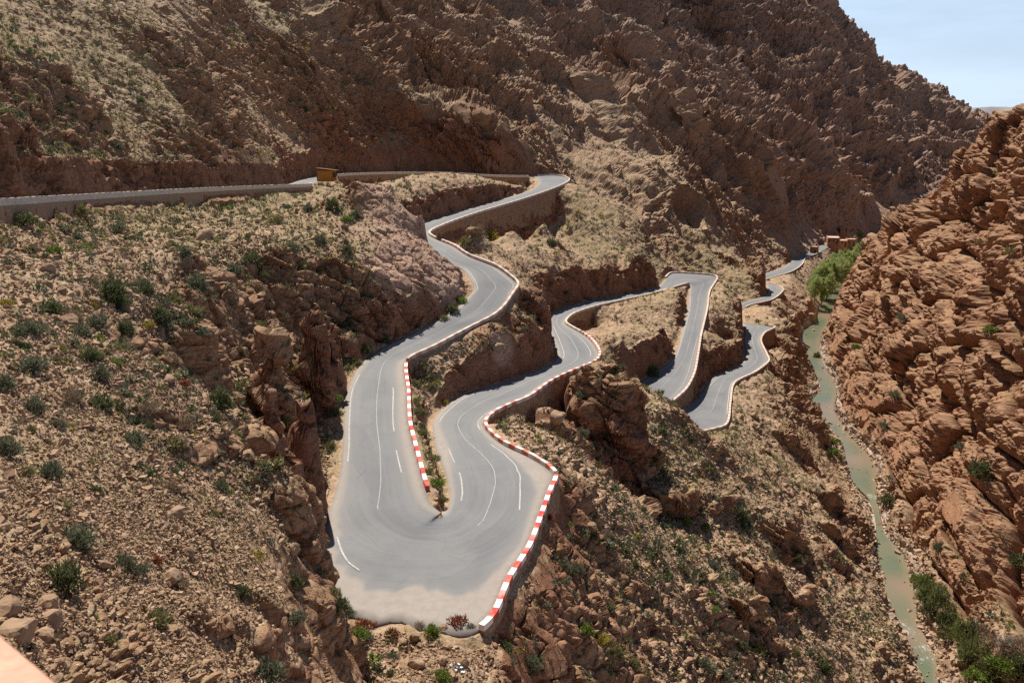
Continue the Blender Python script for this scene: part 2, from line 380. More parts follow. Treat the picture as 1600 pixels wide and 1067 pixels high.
# rocky spurs running down the mountain: crest lines, and how steeply their flanks fall
SPURS = [([(1242,352,556),(1192,262,640),(1150,180,715),(1066,60,840),(1010,-40,960)], .72), ([(1334,342,720),(1300,232,830),(1245,112,960),(1150,0,1130)], .7),
         ([(838,258,380),(780,180,408),(700,95,440),(575,-5,470)], .8), ([(1010,330,400),(960,230,470),(880,110,560),(800,20,640)], .78), ([(1120,330,490),(1075,240,545),(1010,130,620),(950,40,690)], .78)]
SPURP = [(np.array([at_d(*q) for q in c]), k) for c, k in SPURS]
def spur_height(X, Y):
    out = np.full(X.shape, -1e3)
    for C, k in SPURP:
        for a, b in zip(C[:-1], C[1:]):
            ab = b[:2] - a[:2]; t = np.clip(((X - a[0]) * ab[0] + (Y - a[1]) * ab[1]) / (ab @ ab), 0, 1)
            d = np.hypot(X - a[0] - ab[0] * t, Y - a[1] - ab[1] * t)
            out = np.maximum(out, a[2] + (b[2] - a[2]) * t - k * np.sqrt(d * d + 9) + 3 * k)
    vx = np.interp(Y, [400, 438, 592, 720, 900], [110, 126, 215, 300, 400]); off = np.abs(X - vx) * .87      # keep the valley floor open
    return out - np.maximum(0, .7 * (44 - off))
def base_final(X, Y):
    az = np.arctan2(X, Y); lr = np.log(np.maximum(np.hypot(X, Y), 3.0))
    z = base_at(az, lr)
    m = (Y > 330)
    if m.any():
        z[m] = np.maximum(spur_height(X[m], Y[m]), z[m])
    for (cx, cy, cd, w, L, h) in CRAGS:
        c = at_d(cx, cy, cd)
        m = (np.abs(X - c[0]) < (w + L) * 1.6) & (np.abs(Y - c[1]) < (w + L) * 1.6)
        if not m.any(): continue
        e = 1.5; bx = np.array([c[0] + e, c[0] - e, c[0], c[0]]); by = np.array([c[1], c[1], c[1] + e, c[1] - e])
        b = base_at(np.arctan2(bx, by), np.log(np.hypot(bx, by)))
        gx, gy = b[1] - b[0], b[3] - b[2]; g = math.hypot(gx, gy) + 1e-6; gx /= g; gy /= g
        gy -= .35; g = math.hypot(gx, gy); gx /= g; gy /= g
        dx, dy = X[m] - c[0], Y[m] - c[1]
        u = dx * gx + dy * gy; v = -dx * gy + dy * gx
        u = u + .8 * np.sin(v * 2.1 / max(w, 1) * 2 + cx) * .25 * L / 4
        prof = np.where(u < 0, sstep(-L * 1.3, 0, u), 1 - sstep(0, max(.8, h * .22), u))
        z[m] += h * prof * (1 - sstep(w * .45, w, np.abs(v)))
    ok = inside_grid(X, Y)
    if ok.any():
        x, y = X[ok], Y[ok]; b = z[ok]
        d = grid_at(RD, x, y); zr = grid_at(RZ, x, y); wall = grid_at(RWALL, x, y)
        zr = np.where(np.abs(grid_near(RZ, x, y) - zr) > .7, grid_near(RZ, x, y), zr)
        k = np.where(wall > .5, sstep(.05, .45, d), sstep(.5, 2.3, d))
        b = (zr - .22) * (1 - k) + b * k
        d2 = grid_at(WD, x, y); zw = grid_at(WZ, x, y)
        k2 = sstep(.0, 2.2, d2)
        b = np.where(d2 < 2.2, (zw - .7) * (1 - k2) + b * k2, np.maximum(b, np.where(d2 < 30, zw + .15, -999)))
        z[ok] = b
    return z
# ------------------------------------------------------------------ noise helpers (numpy)
TN = 64
NT = [rng.random((TN, TN, TN), dtype=np.float32).ravel() for _ in range(2)]
JT = rng.random((TN**3, 3), dtype=np.float32)
def vnoise(p, k=0):
    T = NT[k % 2]; i = np.floor(p).astype(np.int32); f = (p - i).astype(np.float32)
    u = f * f * (3 - 2 * f); i = i & (TN - 1); j = (i + 1) & (TN - 1)
    x0, y0, z0 = i[:, 0] * TN * TN, i[:, 1] * TN, i[:, 2]; x1, y1, z1 = j[:, 0] * TN * TN, j[:, 1] * TN, j[:, 2]
    ux, uy, uz = u[:, 0], u[:, 1], u[:, 2]
    a = T[x0+y0+z0]*(1-ux) + T[x1+y0+z0]*ux; b = T[x0+y1+z0]*(1-ux) + T[x1+y1+z0]*ux
    c = T[x0+y0+z1]*(1-ux) + T[x1+y0+z1]*ux; d = T[x0+y1+z1]*(1-ux) + T[x1+y1+z1]*ux
    return ((a*(1-uy) + b*uy)*(1-uz) + (c*(1-uy) + d*uy)*uz) * 2 - 1
ROT = np.array(Matrix.Rotation(.9, 3, Vector((.3, .5, .8))), dtype=np.float32)
def fbm(p, octs=4, gain=.5, ridge=False):
    out = np.zeros(len(p), np.float32); a = 1.0; q = p.astype(np.float32)
    for o in range(octs):
        v = vnoise(q, o)
        out += a * ((1 - 2 * np.abs(v)) if ridge else v)
        q = (q @ ROT.T) * np.float32(2.03) + np.float32(7.3); a *= gain
    return out
# ------------------------------------------------------------------ ground mesh: fine where the view resolves fine detail
QUAL = 1.0
NC, NROW = int(1560 * QUAL), int(2050 * QUAL)
core = np.linspace(math.radians(-37.5), math.radians(37.5), NC - 60)
side = np.linspace(0, 1, 31)[1:] ** 1.4 * math.radians(20)
AZC = np.concatenate([core[0] - side[::-1], core, core[-1] + side])
ca = np.linspace(AZC[0], AZC[-1], 170); cl = np.linspace(LR0, LR1, 2600)
A2, L2 = np.meshgrid(ca, cl, indexing='ij')
Xc, Yc = np.sin(A2) * np.exp(L2), np.cos(A2) * np.exp(L2)
Zc = base_final(Xc, Yc)
px_, py_, dp_ = project(np.stack([Xc, Yc, Zc], -1))
py_ = np.where(Yc > .5, py_, 3000)
dpy = np.abs(np.diff(py_, axis=1))
vis = (py_[:, 1:] > -60) & (py_[:, 1:] < 1150)
# arc length seen on a sphere about the viewpoint, so that hidden and off-frame ground keeps some density
elev = np.arctan2(Zc, np.exp(L2)); de = np.abs(np.diff(elev, axis=1)) * F
up = np.maximum.accumulate(elev, axis=1)[:, 1:]
seen = elev[:, 1:] >= up - .004
den = np.where(vis, de * np.where(seen, 1, .35), np.minimum(de, 2) * .12) + np.diff(L2, axis=1) * F * .17
def blur(G, s, ax):
    k = np.exp(-.5 * (np.arange(-int(3*s), int(3*s)+1) / s)**2); k /= k.sum()
    return np.apply_along_axis(lambda v: np.convolve(np.pad(v, len(k)//2, mode='edge'), k, 'valid'), ax, G)
den = blur(blur(den, 2.2, 0), 5, 1)
cum = np.concatenate([np.zeros((len(ca), 1)), np.cumsum(den, axis=1)], 1)
rows = np.empty((len(ca), NROW))
for i in range(len(ca)):
    rows[i] = np.interp(np.linspace(0, cum[i, -1], NROW), cum[i], cl)
fi = (AZC - ca[0]) / (ca[-1] - ca[0]) * (len(ca) - 1)
i0 = np.clip(fi.astype(int), 0, len(ca) - 2); w = (fi - i0)[:, None]
LRV = rows[i0] * (1 - w) + rows[i0 + 1] * w                          # (NC, NROW)
AZV = np.repeat(AZC[:, None], NROW, 1)
VX, VY = np.sin(AZV) * np.exp(LRV), np.cos(AZV) * np.exp(LRV)
VZ = base_final(VX.ravel(), VY.ravel()).reshape(VX.shape)
PV = np.stack([VX, VY, VZ], -1).astype(np.float32)
def grid_normals(PV):
    N = np.cross(np.gradient(PV, axis=0), np.gradient(PV, axis=1)); 
    N *= np.sign(N[..., 2:3]); l = np.linalg.norm(N, axis=-1, keepdims=True)
    return N / np.maximum(l, 1e-9)
NB = grid_normals(PV)
# smooth the direction rock is pushed along
for _ in range(3):
    NB[1:-1, 1:-1] = (NB[1:-1, 1:-1] * 2 + NB[2:, 1:-1] + NB[:-2, 1:-1] + NB[1:-1, 2:] + NB[1:-1, :-2]) / 6
NB /= np.maximum(np.linalg.norm(NB, axis=-1, keepdims=True), 1e-6)
p = PV.reshape(-1, 3); nb = NB.reshape(-1, 3)
az_f, d_f = AZV.ravel(), np.exp(LRV.ravel()).astype(np.float32)
slope = 1 - nb[:, 2]
roadd = np.where(inside_grid(p[:, 0], p[:, 1]), grid_at(RD, p[:, 0], p[:, 1]), 40).astype(np.float32)
rivd = np.where(inside_grid(p[:, 0], p[:, 1]), grid_at(WD, p[:, 0], p[:, 1]), 40).astype(np.float32)
# far side of the gorge: everything right of the river line
rivx = np.interp(p[:, 1], np.sort(VR[:, 1]), VR[np.argsort(VR[:, 1]), 0])
gorge = sstep(0, 5, p[:, 0] - rivx) * (p[:, 1] < 620)
gorge = gorge.astype(np.float32)
mount = sstep(60, 130, p[:, 2] * 0 + d_f - 120 + 60).astype(np.float32)      # grows with distance
high = (sstep(300, 420, d_f) * (1 - gorge) * sstep(-80, -38, p[:, 2])).astype(np.float32)
def cells(p, seed=0):
    """cell noise: nearest / second distance, cell value, and a tilted plane per cell (angular blocks)"""
    i = np.floor(p).astype(np.int32); f = (p - i).astype(np.float32)
    f1 = np.full(len(p), 9., np.float32); f2 = f1.copy(); cid = np.zeros(len(p), np.int32); ox = np.zeros((len(p), 3), np.float32)
    for dx in (-1, 0, 1):
        for dy in (-1, 0, 1):
            for dz in (-1, 0, 1):
                h = (((i[:, 0] + dx) & 63) * 4096 + ((i[:, 1] + dy) & 63) * 64 + ((i[:, 2] + dz) & 63) + seed * 7919) & 262143
                o = JT[h]
                e = f - (np.array((dx, dy, dz), np.float32) + .5 + (o - .5) * .9)
                d = e[:, 0]**2 + e[:, 1]**2 + e[:, 2]**2
                m = d < f1
                f2 = np.where(m, f1, np.minimum(f2, d)); cid = np.where(m, h, cid); f1 = np.where(m, d, f1); ox[m] = e[m]
    g = JT[(cid * 5 + 77) & 262143] - .5
    return np.sqrt(f1), np.sqrt(f2), NT[0][cid], (g * ox).sum(1) * 2
BN = np.array((.62, .12, .77), np.float32); BN /= np.linalg.norm(BN)     # bedding: beds dip steeply down to the right
BNG = np.array((.6, -.25, .75), np.float32); BNG /= np.linalg.norm(BNG)
def saw(x, k=.8):
    f = x - np.floor(x); return np.where(f < k, f / k, (1 - f) / (1 - k)) - .5
ROCKS = [(660,370,167,17),(600,340,178,16),(640,430,157,13),(690,430,161,9),(560,480,140,12),(515,540,118,9),(460,470,113,8),(500,480,124,8),(540,420,142,9),(470,620,92,7),(450,680,74,6),(1240,870,150,13),(960,700,145,12),(1190,950,131,8),(1320,800,188,14),(1330,850,172,12),(1250,700,208,12),
         (830,560,160,10),(780,530,152,9),(840,480,172,9),(1300,880,158,10),(1180,985,120,7),(0,175,128,16),(900,640,152,8),(1175,428,405,24),(800,190,400,45),(720,120,425,50),(1250,250,720,70),(1150,150,700,80),(1300,150,860,90),(1230,60,950,120),(1000,60,640,80)]
radd = np.zeros(len(p), np.float32)
for (a_, b_, c_, r_) in ROCKS:
    radd = np.maximum(radd, .34 * sstep(r_, r_ * .35, np.linalg.norm(p - np.array(at_d(a_, b_, c_)), axis=1)))
def detail(q, nq, sl, dq, rd, gq, hq, ra):
    q = q.astype(np.float32); g1_ = gq[:, None] > .5
    bn = np.where(g1_, BNG, BN); s = (q * bn).sum(1)
    warp = fbm(q / 17, 3) * 2.2
    patch = fbm(q / 21 + 31.7, 3, .55)
    rock = sstep(.27, .46, sl + ra + patch * .17 + gq * .16 + hq * (.15 + .13 * sstep(520, 780, dq)) - np.clip(1 - dq / 80, 0, .5) * .26).astype(np.float32)
    strat = q + s[:, None] * bn * np.where(g1_, .15, 1.5).astype(np.float32)
    big = fbm(q / 30 + 3, 3) * 1.4
    mid = fbm(strat / 7, 4, .55, True)
    f1, f2, c1, pl1 = cells(strat / 4.2 + fbm(q / 5, 2)[:, None] * .12)
    g1, g2, c2, pl2 = cells(strat / 1.55 + 17, 1)
    k1 = (c1 - .5) * 1.5 + pl1 * 1.6 - np.exp(-(f2 - f1) / .07) * .9
    k2 = (c2 - .5) * .55 + pl2 * .75 - np.exp(-(g2 - g1) / .09) * .35
    ds = np.clip(dq / 100, .4, 1.4)
    d = big * np.clip(dq / 90, .3, 1.5) * (.25 + .75 * rock)
    d += rock * (mid * .45 + saw((s + warp * 1.2) / 5.5) * 1.1 + saw((s + warp * .6) / 1.7, .75) * .3 + k1 * .62 + k2 * .5) * ds
    # far mountain: ribs down the fall line, cliff bands, big blocks
    m2 = hq * np.clip(dq / 350, .6, 1.7)
    cc = q[:, 0] * .5 + q[:, 1] * .87; dn = q[:, 0] * .87 - q[:, 1] * .5
    wv = fbm(q / 46, 3)
    rib = fbm(np.stack([cc / 46, dn / 150, cc * 0 + 4.5], 1) + wv[:, None] * .22, 4, .52, True)
    h1, h2, c3, pl3 = cells(strat / 13 + fbm(q / 12, 2)[:, None] * .15, 2)
    k3 = (c3 - .5) * 4 + pl3 * 5 - np.exp(-(h2 - h1) / .06) * 2.2
    l3 = saw((s + warp * 3.5) / 19)
    band = saw((q[:, 2] + .22 * cc + wv * 26 + rib * 7) / 31, .78)
    bm_ = sstep(-.25, .25, fbm(q / 60 + 11, 3))
    sm = .22 + .78 * sstep(-.28, .22, fbm(q / 75 + 3.3, 3) + (rib - .9) * .22 + .12 * band)
    ribL = fbm(np.stack([cc / 120, dn / 420, cc * 0 + 8.5], 1) + wv[:, None] * .18, 3, .5, True)
    d += m2 * (rib * 5.5 + ribL * 9.0 - 12.0 + band * 6.5 * bm_ + l3 * 2.0 * rock * sm + k3 * .5 * sm * (.6 + .4 * rock) + sm * fbm(np.stack([cc / 8.5, dn / 42, cc * 0 + 2.5], 1) + wv[:, None] * .5, 4, .55, True) * 1.5 * (.7 + .3 * rock) + sm * fbm(q / 5.5 + 5, 4, .6, True) * .75 * (.7 + .3 * rock) + sm * (k1 * .45 + k2 * .3) * (.55 + .45 * rock))
    rock = rock * (1 - hq * .75 * (1 - sstep(.3, .75, sm)))
    # far bank of the gorge: massive rounded beds parted by clefts
    e1, e2, c7, pl7 = cells((q + s[:, None] * bn * 1.1) / 27 + wv[:, None] * .18, 6)
    bulge = np.sqrt(np.clip(1 - h1 * 1.05, 0, 1)) * 2.4 - 1.3
    d += gq * (np.sqrt(np.clip(1.1 - e1 * 1.1, 0, 1)) * 8 - 5 + (c7 - .5) * 5 - np.exp(-(e2 - e1) / .05) * 3.5 + bulge * 1.3 + k3 * .5 + l3 * 1.1 + fbm(q / 3.2 + 5, 4, .6, True) * .55 - 3.2 * sstep(-62, -22, q[:, 2]) * sstep(170, 230, dq) - rock * (k1 * .3 + k2 * .28 + saw((s + warp * 1.2) / 5.5) * .5) * ds)
    # scree
    u1, u2, c4, pl4 = cells(q / .8 + 5, 3)
    t1, t2, c5, pl5 = cells(q / .34 + 9, 4)
    near = np.clip(1.3 - dq / 160, 0, 1)
    stone = np.where(c4 > .72, np.clip(.5 - u1 + pl4 * .25, 0, 1), 0) * .26
    stone2 = np.clip(.46 - t1 + pl5 * .3, 0, 1) * np.where(c5 > .35, .13, 0)
    stone = stone * sstep(25, 75, dq)
    d += (stone + stone2) * near * (1 - rock * .7) + fbm(q / 3 + 3, 4, .6) * .22 * (1 - rock) * np.clip(dq / 80, .5, 2)
    x1, x2, c6, pl6 = cells(q / (1.3 * np.clip(dq / 130, .7, 3.5)[:, None]) + 2, 5)
    d += np.where(c6 > .90, np.clip(.5 - x1 + pl6 * .3, 0, 1), 0) * .8 * np.clip(dq / 150 - .12, .08, 3.0) * (1 - .4 * rock)
    lim = np.where(rd > 39, 200, np.clip((rd - .3) * .42, 0, 50))
    d = np.where(d > 0, np.minimum(d, lim), np.maximum(d, -lim * 2.6))
    return d.astype(np.float32), rock, patch.astype(np.float32)
outs = [[], [], []]
for a in range(0, len(p), 250000):
    b = slice(a, a + 250000)
    r_ = detail(p[b], nb[b], slope[b], d_f[b], np.minimum(roadd[b], rivd[b] + .3), gorge[b], high[b], radd[b])
    for o, v in zip(outs, r_): o.append(v)
disp, rockm, patch = [np.concatenate(o) for o in outs]
pale = np.zeros(len(p), np.float32)
for (a_, b_, c_, r_) in ((655,365,170,19),(620,325,186,15),(690,425,163,9),(600,420,155,9),(780,545,152,4),(1020,300,390,22)):
    pale = np.maximum(pale, sstep(r_, r_ * .5, np.linalg.norm(p - np.array(at_d(a_, b_, c_)), axis=1) * (1 + .35 * patch)))
disp *= 1 - .55 * pale
PD = p + nb * disp[:, None]
PV = PD.reshape(PV.shape)

def mesh_obj(name, verts, faces, mat=None, parent=None, smooth=True, attrs=None, kind=None):
    me = bpy.data.meshes.new(name)
    verts = np.ascontiguousarray(verts, dtype=np.float32).reshape(-1, 3)
    if isinstance(faces, np.ndarray):
        k = faces.shape[1]
        me.vertices.add(len(verts)); me.vertices.foreach_set('co', verts.ravel())
        me.loops.add(faces.size); me.loops.foreach_set('vertex_index', faces.astype(np.int32).ravel())
        me.polygons.add(len(faces)); me.polygons.foreach_set('loop_start', np.arange(0, faces.size, k, dtype=np.int32))
        try: me.polygons.foreach_set('loop_total', np.full(len(faces), k, np.int32))
        except Exception: pass
        me.update(calc_edges=True); me.validate()
    else:
        me.from_pydata([tuple(v) for v in verts], [], faces); me.update()
    me.polygons.foreach_set('use_smooth', np.full(len(me.polygons), smooth, bool))
    for k, v in (attrs or {}).items():
        at = me.attributes.new(k, 'FLOAT', 'POINT'); at.data.foreach_set('value', np.ascontiguousarray(v, dtype=np.float32).ravel())
    if mat is not None:
        for m in (mat if isinstance(mat, (list, tuple)) else [mat]): me.materials.append(m)
    o = bpy.data.objects.new(name, me); COL.objects.link(o)
    if parent is not None: o.parent = parent
    if kind: o['kind'] = kind
    return o
def grid_faces(nu, nv, flip=False):
    i, j = np.meshgrid(np.arange(nu - 1), np.arange(nv - 1), indexing='ij'); a = (i * nv + j).ravel()
    q = np.stack([a, a + nv, a + nv + 1, a + 1], 1)
    return q[:, ::-1] if flip else q
# ------------------------------------------------------------------ materials
class NT_:
    def __init__(s, name):
        s.m = bpy.data.materials.new(name); s.m.use_nodes = True; s.t = s.m.node_tree; s.t.nodes.clear()
        s.out = s.n('ShaderNodeOutputMaterial'); s.b = s.n('ShaderNodeBsdfPrincipled'); s.l(s.b.outputs[0], s.out.inputs[0])
        s.b.inputs['Roughness'].default_value = .9; s.b.inputs['Specular IOR Level'].default_value = .2
    def n(s, t): return s.t.nodes.new(t)
    def l(s, a, b): s.t.links.new(a, b)
    def put(s, sock, v):
        if isinstance(v, bpy.types.NodeSocket): s.l(v, sock)
        elif isinstance(v, (tuple, list)) and len(v) == 3 and sock.type == 'RGBA': sock.default_value = (*v, 1)
        else: sock.default_value = v
    def pos(s):
        g = s.n('ShaderNodeNewGeometry'); return g.outputs['Position']
    def nz(s):
        g = s.n('ShaderNodeNewGeometry'); x = s.n('ShaderNodeSeparateXYZ'); s.l(g.outputs['Normal'], x.inputs[0]); return x.outputs[2]
    def attr(s, k):
        a = s.n('ShaderNodeAttribute'); a.attribute_name = k; return a.outputs['Fac']
    def noise(s, vec, scale, detail=4, rough=.55, dist=0, out=0):
        a = s.n('ShaderNodeTexNoise'); s.put(a.inputs['Vector'], vec); a.inputs['Scale'].default_value = scale
        a.inputs['Detail'].default_value = detail; a.inputs['Roughness'].default_value = rough; a.inputs['Distortion'].default_value = dist
        return a.outputs[out]
    def voro(s, vec, scale, feat='F1', out='Distance'):
        a = s.n('ShaderNodeTexVoronoi'); a.feature = feat; s.put(a.inputs['Vector'], vec); a.inputs['Scale'].default_value = scale; return a.outputs[out]
    def mapv(s, vec, scale=(1, 1, 1), rot=(0, 0, 0)):
        a = s.n('ShaderNodeMapping'); s.l(vec, a.inputs[0]); a.inputs['Scale'].default_value = scale; a.inputs['Rotation'].default_value = rot; return a.outputs[0]
    def ramp(s, v, lo, hi, a=0., b=1.):
        m = s.n('ShaderNodeMapRange'); m.interpolation_type = 'SMOOTHSTEP'; s.put(m.inputs[0], v)
        m.inputs[1].default_value = lo; m.inputs[2].default_value = hi; m.inputs[3].default_value = a; m.inputs[4].default_value = b; return m.outputs[0]
    def math(s, op, a, b=0., c=0.):
        m = s.n('ShaderNodeMath'); m.operation = op; s.put(m.inputs[0], a); s.put(m.inputs[1], b); s.put(m.inputs[2], c); return m.outputs[0]
    def mix(s, f, a, b, mode='MIX'):
        m = s.n('ShaderNodeMix'); m.data_type = 'RGBA'; m.blend_type = mode; s.put(m.inputs[0], f); s.put(m.inputs[6], a); s.put(m.inputs[7], b); return m.outputs[2]
    def bump(s, h, strength=.5, dist=.1):
        b = s.n('ShaderNodeBump'); b.inputs['Strength'].default_value = strength; b.inputs['Distance'].default_value = dist
        s.l(h, b.inputs['Height']); s.l(b.outputs[0], s.b.inputs['Normal'])
    def col(s, v): s.put(s.b.inputs['Base Color'], v); return s

def ground_material():
    g = NT_('ground'); ps = g.pos()
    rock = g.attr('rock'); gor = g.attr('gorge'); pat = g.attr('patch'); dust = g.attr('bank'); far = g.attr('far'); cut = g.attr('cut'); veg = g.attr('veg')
    n1 = g.noise(ps, .05, 5, .6); n2 = g.noise(ps, .35, 5, .65); n3 = g.noise(ps, 2.2, 4, .65); n4 = g.noise(ps, 7.5, 3, .6)
    scree = g.mix(g.ramp(n2, .32, .68), (.30, .182, .10), (.385, .255, .15))
    scree = g.mix(g.ramp(n1, .42, .62), scree, (.33, .203, .114))
    # stones of different shades
    vc = g.voro(ps, 2.6, 'F1', 'Color'); sx = g.n('ShaderNodeSeparateColor'); g.l(vc, sx.inputs[0])
    scree = g.mix(g.ramp(sx.outputs[0], .1, 1, 0, .55), scree, (.50, .38, .28))
    scree = g.mix(g.ramp(sx.outputs[1], .55, 1, 0, .5), scree, (.20, .115, .072))
    # dry grass and low cover tint
    gr = g.math('MULTIPLY', g.ramp(g.math('ADD', g.noise(ps, .11, 4, .6), g.math('MULTIPLY', veg, .14)), .48, .62), g.ramp(n3, .36, .6))
    scree = g.mix(g.math('MULTIPLY', gr, g.math('MULTIPLY_ADD', veg, .45, .38)), scree, (.185, .165, .07))
    st = g.mapv(ps, (.9, .9, 2.6), (0, .78, .25))
    r1 = g.noise(st, .22, 5, .6); r2 = g.noise(st, 1.1, 5, .65)
    rk = g.mix(g.ramp(r1, .35, .65), (.205, .094, .047), (.30, .16, .088))
    rk = g.mix(g.ramp(r2, .35, .7), rk, (.36, .23, .14))
    rk = g.mix(g.math('MULTIPLY', g.ramp(g.noise(ps, .8, 3), .5, .68), .5), rk, (.17, .075, .042))
    rkg = g.mix(g.ramp(r1, .35, .65), (.25, .105, .05), (.35, .175, .095)); rkg = g.mix(g.ramp(r2, .4, .75), rkg, (.37, .222, .138)); rkg = g.mix(g.ramp(g.noise(ps, .045, 3), .5, .66, 0, .7), rkg, (.21, .095, .05))
    rk = g.mix(gor, rk, rkg)
    red = g.mix(g.ramp(r2, .32, .68), (.17, .062, .032), (.33, .145, .08)); red = g.mix(g.ramp(g.noise(g.mapv(ps, (.35, .35, .09)), 1, 4, .6), .45, .62, 0, .6), red, (.12, .05, .03))
    rk = g.mix(g.math('MULTIPLY', cut, .8), rk, red)
    rk = g.mix(g.math('MULTIPLY', g.attr('pale'), .85), rk, g.mix(g.ramp(r2, .3, .7), (.36, .215, .15), (.50, .335, .245)))
    ce = g.voro(g.mapv(st, (.22, .22, .22)), 1, 'DISTANCE_TO_EDGE'); ce2 = g.voro(g.mapv(g.mix(.12, st, g.noise(ps, .5, 3, .6, 0, 1)), (.75, .75, .75)), 1, 'DISTANCE_TO_EDGE')
    rk = g.mix(g.ramp(ce, .0, .035, .55, 0), rk, (.07, .033, .02)); rk = g.mix(g.ramp(ce2, .0, .05, .45, 0), rk, (.085, .042, .025))
    scree = g.mix(g.math('MULTIPLY', gor, .5), scree, (.355, .235, .14))
    steep = g.ramp(g.nz(), .5, .8, 1, 0)
    f = g.math('MAXIMUM', g.math('MULTIPLY', rock, g.math('MULTIPLY_ADD', gor, -.24, .8)), g.math('MULTIPLY', steep, .8))
    f = g.ramp(g.math('ADD', f, g.math('MULTIPLY', g.math('SUBTRACT', n2, .5), .6)), .25, .75)
    c = g.mix(f, scree, rk)
    # grass on flat ledges of rock
    led = g.math('MULTIPLY', g.ramp(g.nz(), .72, .9), g.math('MULTIPLY', g.ramp(g.noise(ps, .16, 4), .5, .62), g.ramp(n3, .45, .6)))
    c = g.mix(g.math('MULTIPLY', g.math('MULTIPLY', led, g.math('SUBTRACT', 1, g.attr('pale'))), g.math('MULTIPLY_ADD', veg, .25, .5)), c, (.16, .15, .06))
    c = g.mix(g.math('MULTIPLY', far, .65), c, (.27, .175, .135))  # reddish far rock, with haze painted into its colour by distance
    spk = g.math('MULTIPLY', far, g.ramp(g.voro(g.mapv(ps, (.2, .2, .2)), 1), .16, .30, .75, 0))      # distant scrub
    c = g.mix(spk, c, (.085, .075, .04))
    sand = g.mix(g.ramp(n3, .35, .7), (.34, .25, .19), (.46, .36, .29))
    c = g.mix(g.ramp(g.math('ADD', dust, g.math('MULTIPLY', g.math('ADD', n2, n1), .75)), 1.0, 1.35), c, sand)
    g.col(c)
    h = g.math('ADD', g.math('MULTIPLY', n4, .5), g.math('MULTIPLY', g.noise(ps, 2.6, 6, .7), 1.0))
    h = g.math('ADD', h, g.math('MULTIPLY', g.math('MULTIPLY', far, 9.0), g.noise(ps, .22, 6, .72)))
    g.bump(h, .75, .22)
    return g.m
def plain(name, col, rough=.85, n=0., nscale=4., spec=.2, bump=0.):
    g = NT_(name); ps = g.pos(); g.b.inputs['Roughness'].default_value = rough; g.b.inputs['Specular IOR Level'].default_value = spec
    k = g.noise(ps, nscale, 4, .6)
    dk = tuple(x * (1 - n) for x in col); lt = tuple(min(1, x * (1 + n)) for x in col)
    g.col(g.mix(g.ramp(k, .3, .7), dk, lt))
    if bump: g.bump(k, bump, .05)
    return g.m
def road_material():
    g = NT_('asphalt'); ps = g.pos(); e = g.attr('edge'); ac = g.attr('across'); al = g.attr('along'); dw = g.attr('dustw')
    n1 = g.noise(ps, .12, 4, .6); n2 = g.noise(ps, 1.1, 5, .7); n3 = g.noise(ps, 9, 3, .7)
    cv = g.n('ShaderNodeCombineXYZ'); g.l(ac, cv.inputs[0]); g.l(al, cv.inputs[1])
    streak = g.noise(g.mapv(cv.outputs[0], (1.3, .03, 1)), 1, 4, .6)
    c = g.mix(g.ramp(streak, .3, .75), (.122, .124, .131), (.16, .162, .17))
    c = g.mix(g.ramp(n1, .35, .68, 0, .5), c, (.215, .21, .208))
    c = g.mix(g.ramp(n2, .45, .75, 0, .35), c, (.13, .13, .138))
    c = g.mix(g.ramp(n3, .3, .7, 0, .25), c, (.27, .265, .26))
    # patched repairs
    v = g.voro(g.mapv(cv.outputs[0], (.28, .045, 1)), 1, 'F1', 'Color'); sx = g.n('ShaderNodeSeparateColor'); g.l(v, sx.inputs[0])
    c = g.mix(g.ramp(sx.outputs[0], .72, .78, 0, .28), c, (.12, .122, .13))
    ck = g.voro(g.mapv(g.mix(.1, ps, g.noise(ps, .9, 4, .6, 0, 1)), (.33, .33, .33)), 1, 'DISTANCE_TO_EDGE')
    c = g.mix(g.math('MULTIPLY', g.ramp(ck, .0, .009, .35, 0), g.ramp(n1, .45, .6)), c, (.06, .06, .062))
    dirt = g.mix(g.ramp(n2, .3, .7), (.26, .215, .18), (.335, .285, .245))
    k = g.math('SUBTRACT', g.math('ADD', e, g.math('MULTIPLY', g.math('SUBTRACT', n2, .5), 1.1)), dw)
    c = g.mix(g.ramp(k, -.25, .9, .92, 0), c, dirt)
    # thin film of dust drifting in from the verge
    k2 = g.math('SUBTRACT', g.math('ADD', e, g.math('MULTIPLY', g.math('SUBTRACT', n1, .5), 4)), dw)
    c = g.mix(g.ramp(k2, -.5, 3.2, .4, 0), c, (.27, .245, .225))
    g.col(c); g.b.inputs['Roughness'].default_value = .82; g.bump(g.math('ADD', n3, n2), .25, .03)
    return g.m
def paint_material(name, c1, wear=.35):
    g = NT_(name); ps = g.pos()
    n = g.noise(ps, 2.2, 5, .7)
    g.col(g.mix(g.ramp(n, .62 - wear * .5, .8), c1, (.25, .235, .225))); return g.m
def stripe_material(name, period, red, white, wear):
    g = NT_(name); ps = g.pos(); s = g.attr('along')
    m = g.math('MODULO', s, period); k = g.math('GREATER_THAN', m, period * .5)
    c = g.mix(k, white, red)
    n = g.noise(ps, 1.6, 5, .7); n2 = g.noise(ps, .25, 3)
    c = g.mix(g.ramp(n, .5, .75, 0, wear), c, (.48, .36, .29))
    c = g.mix(g.ramp(n2, .45, .7, 0, wear), c, (.62, .5, .44))
    g.col(c); g.bump(n, .3, .04); g.b.inputs['Roughness'].default_value = .7
    return g.m
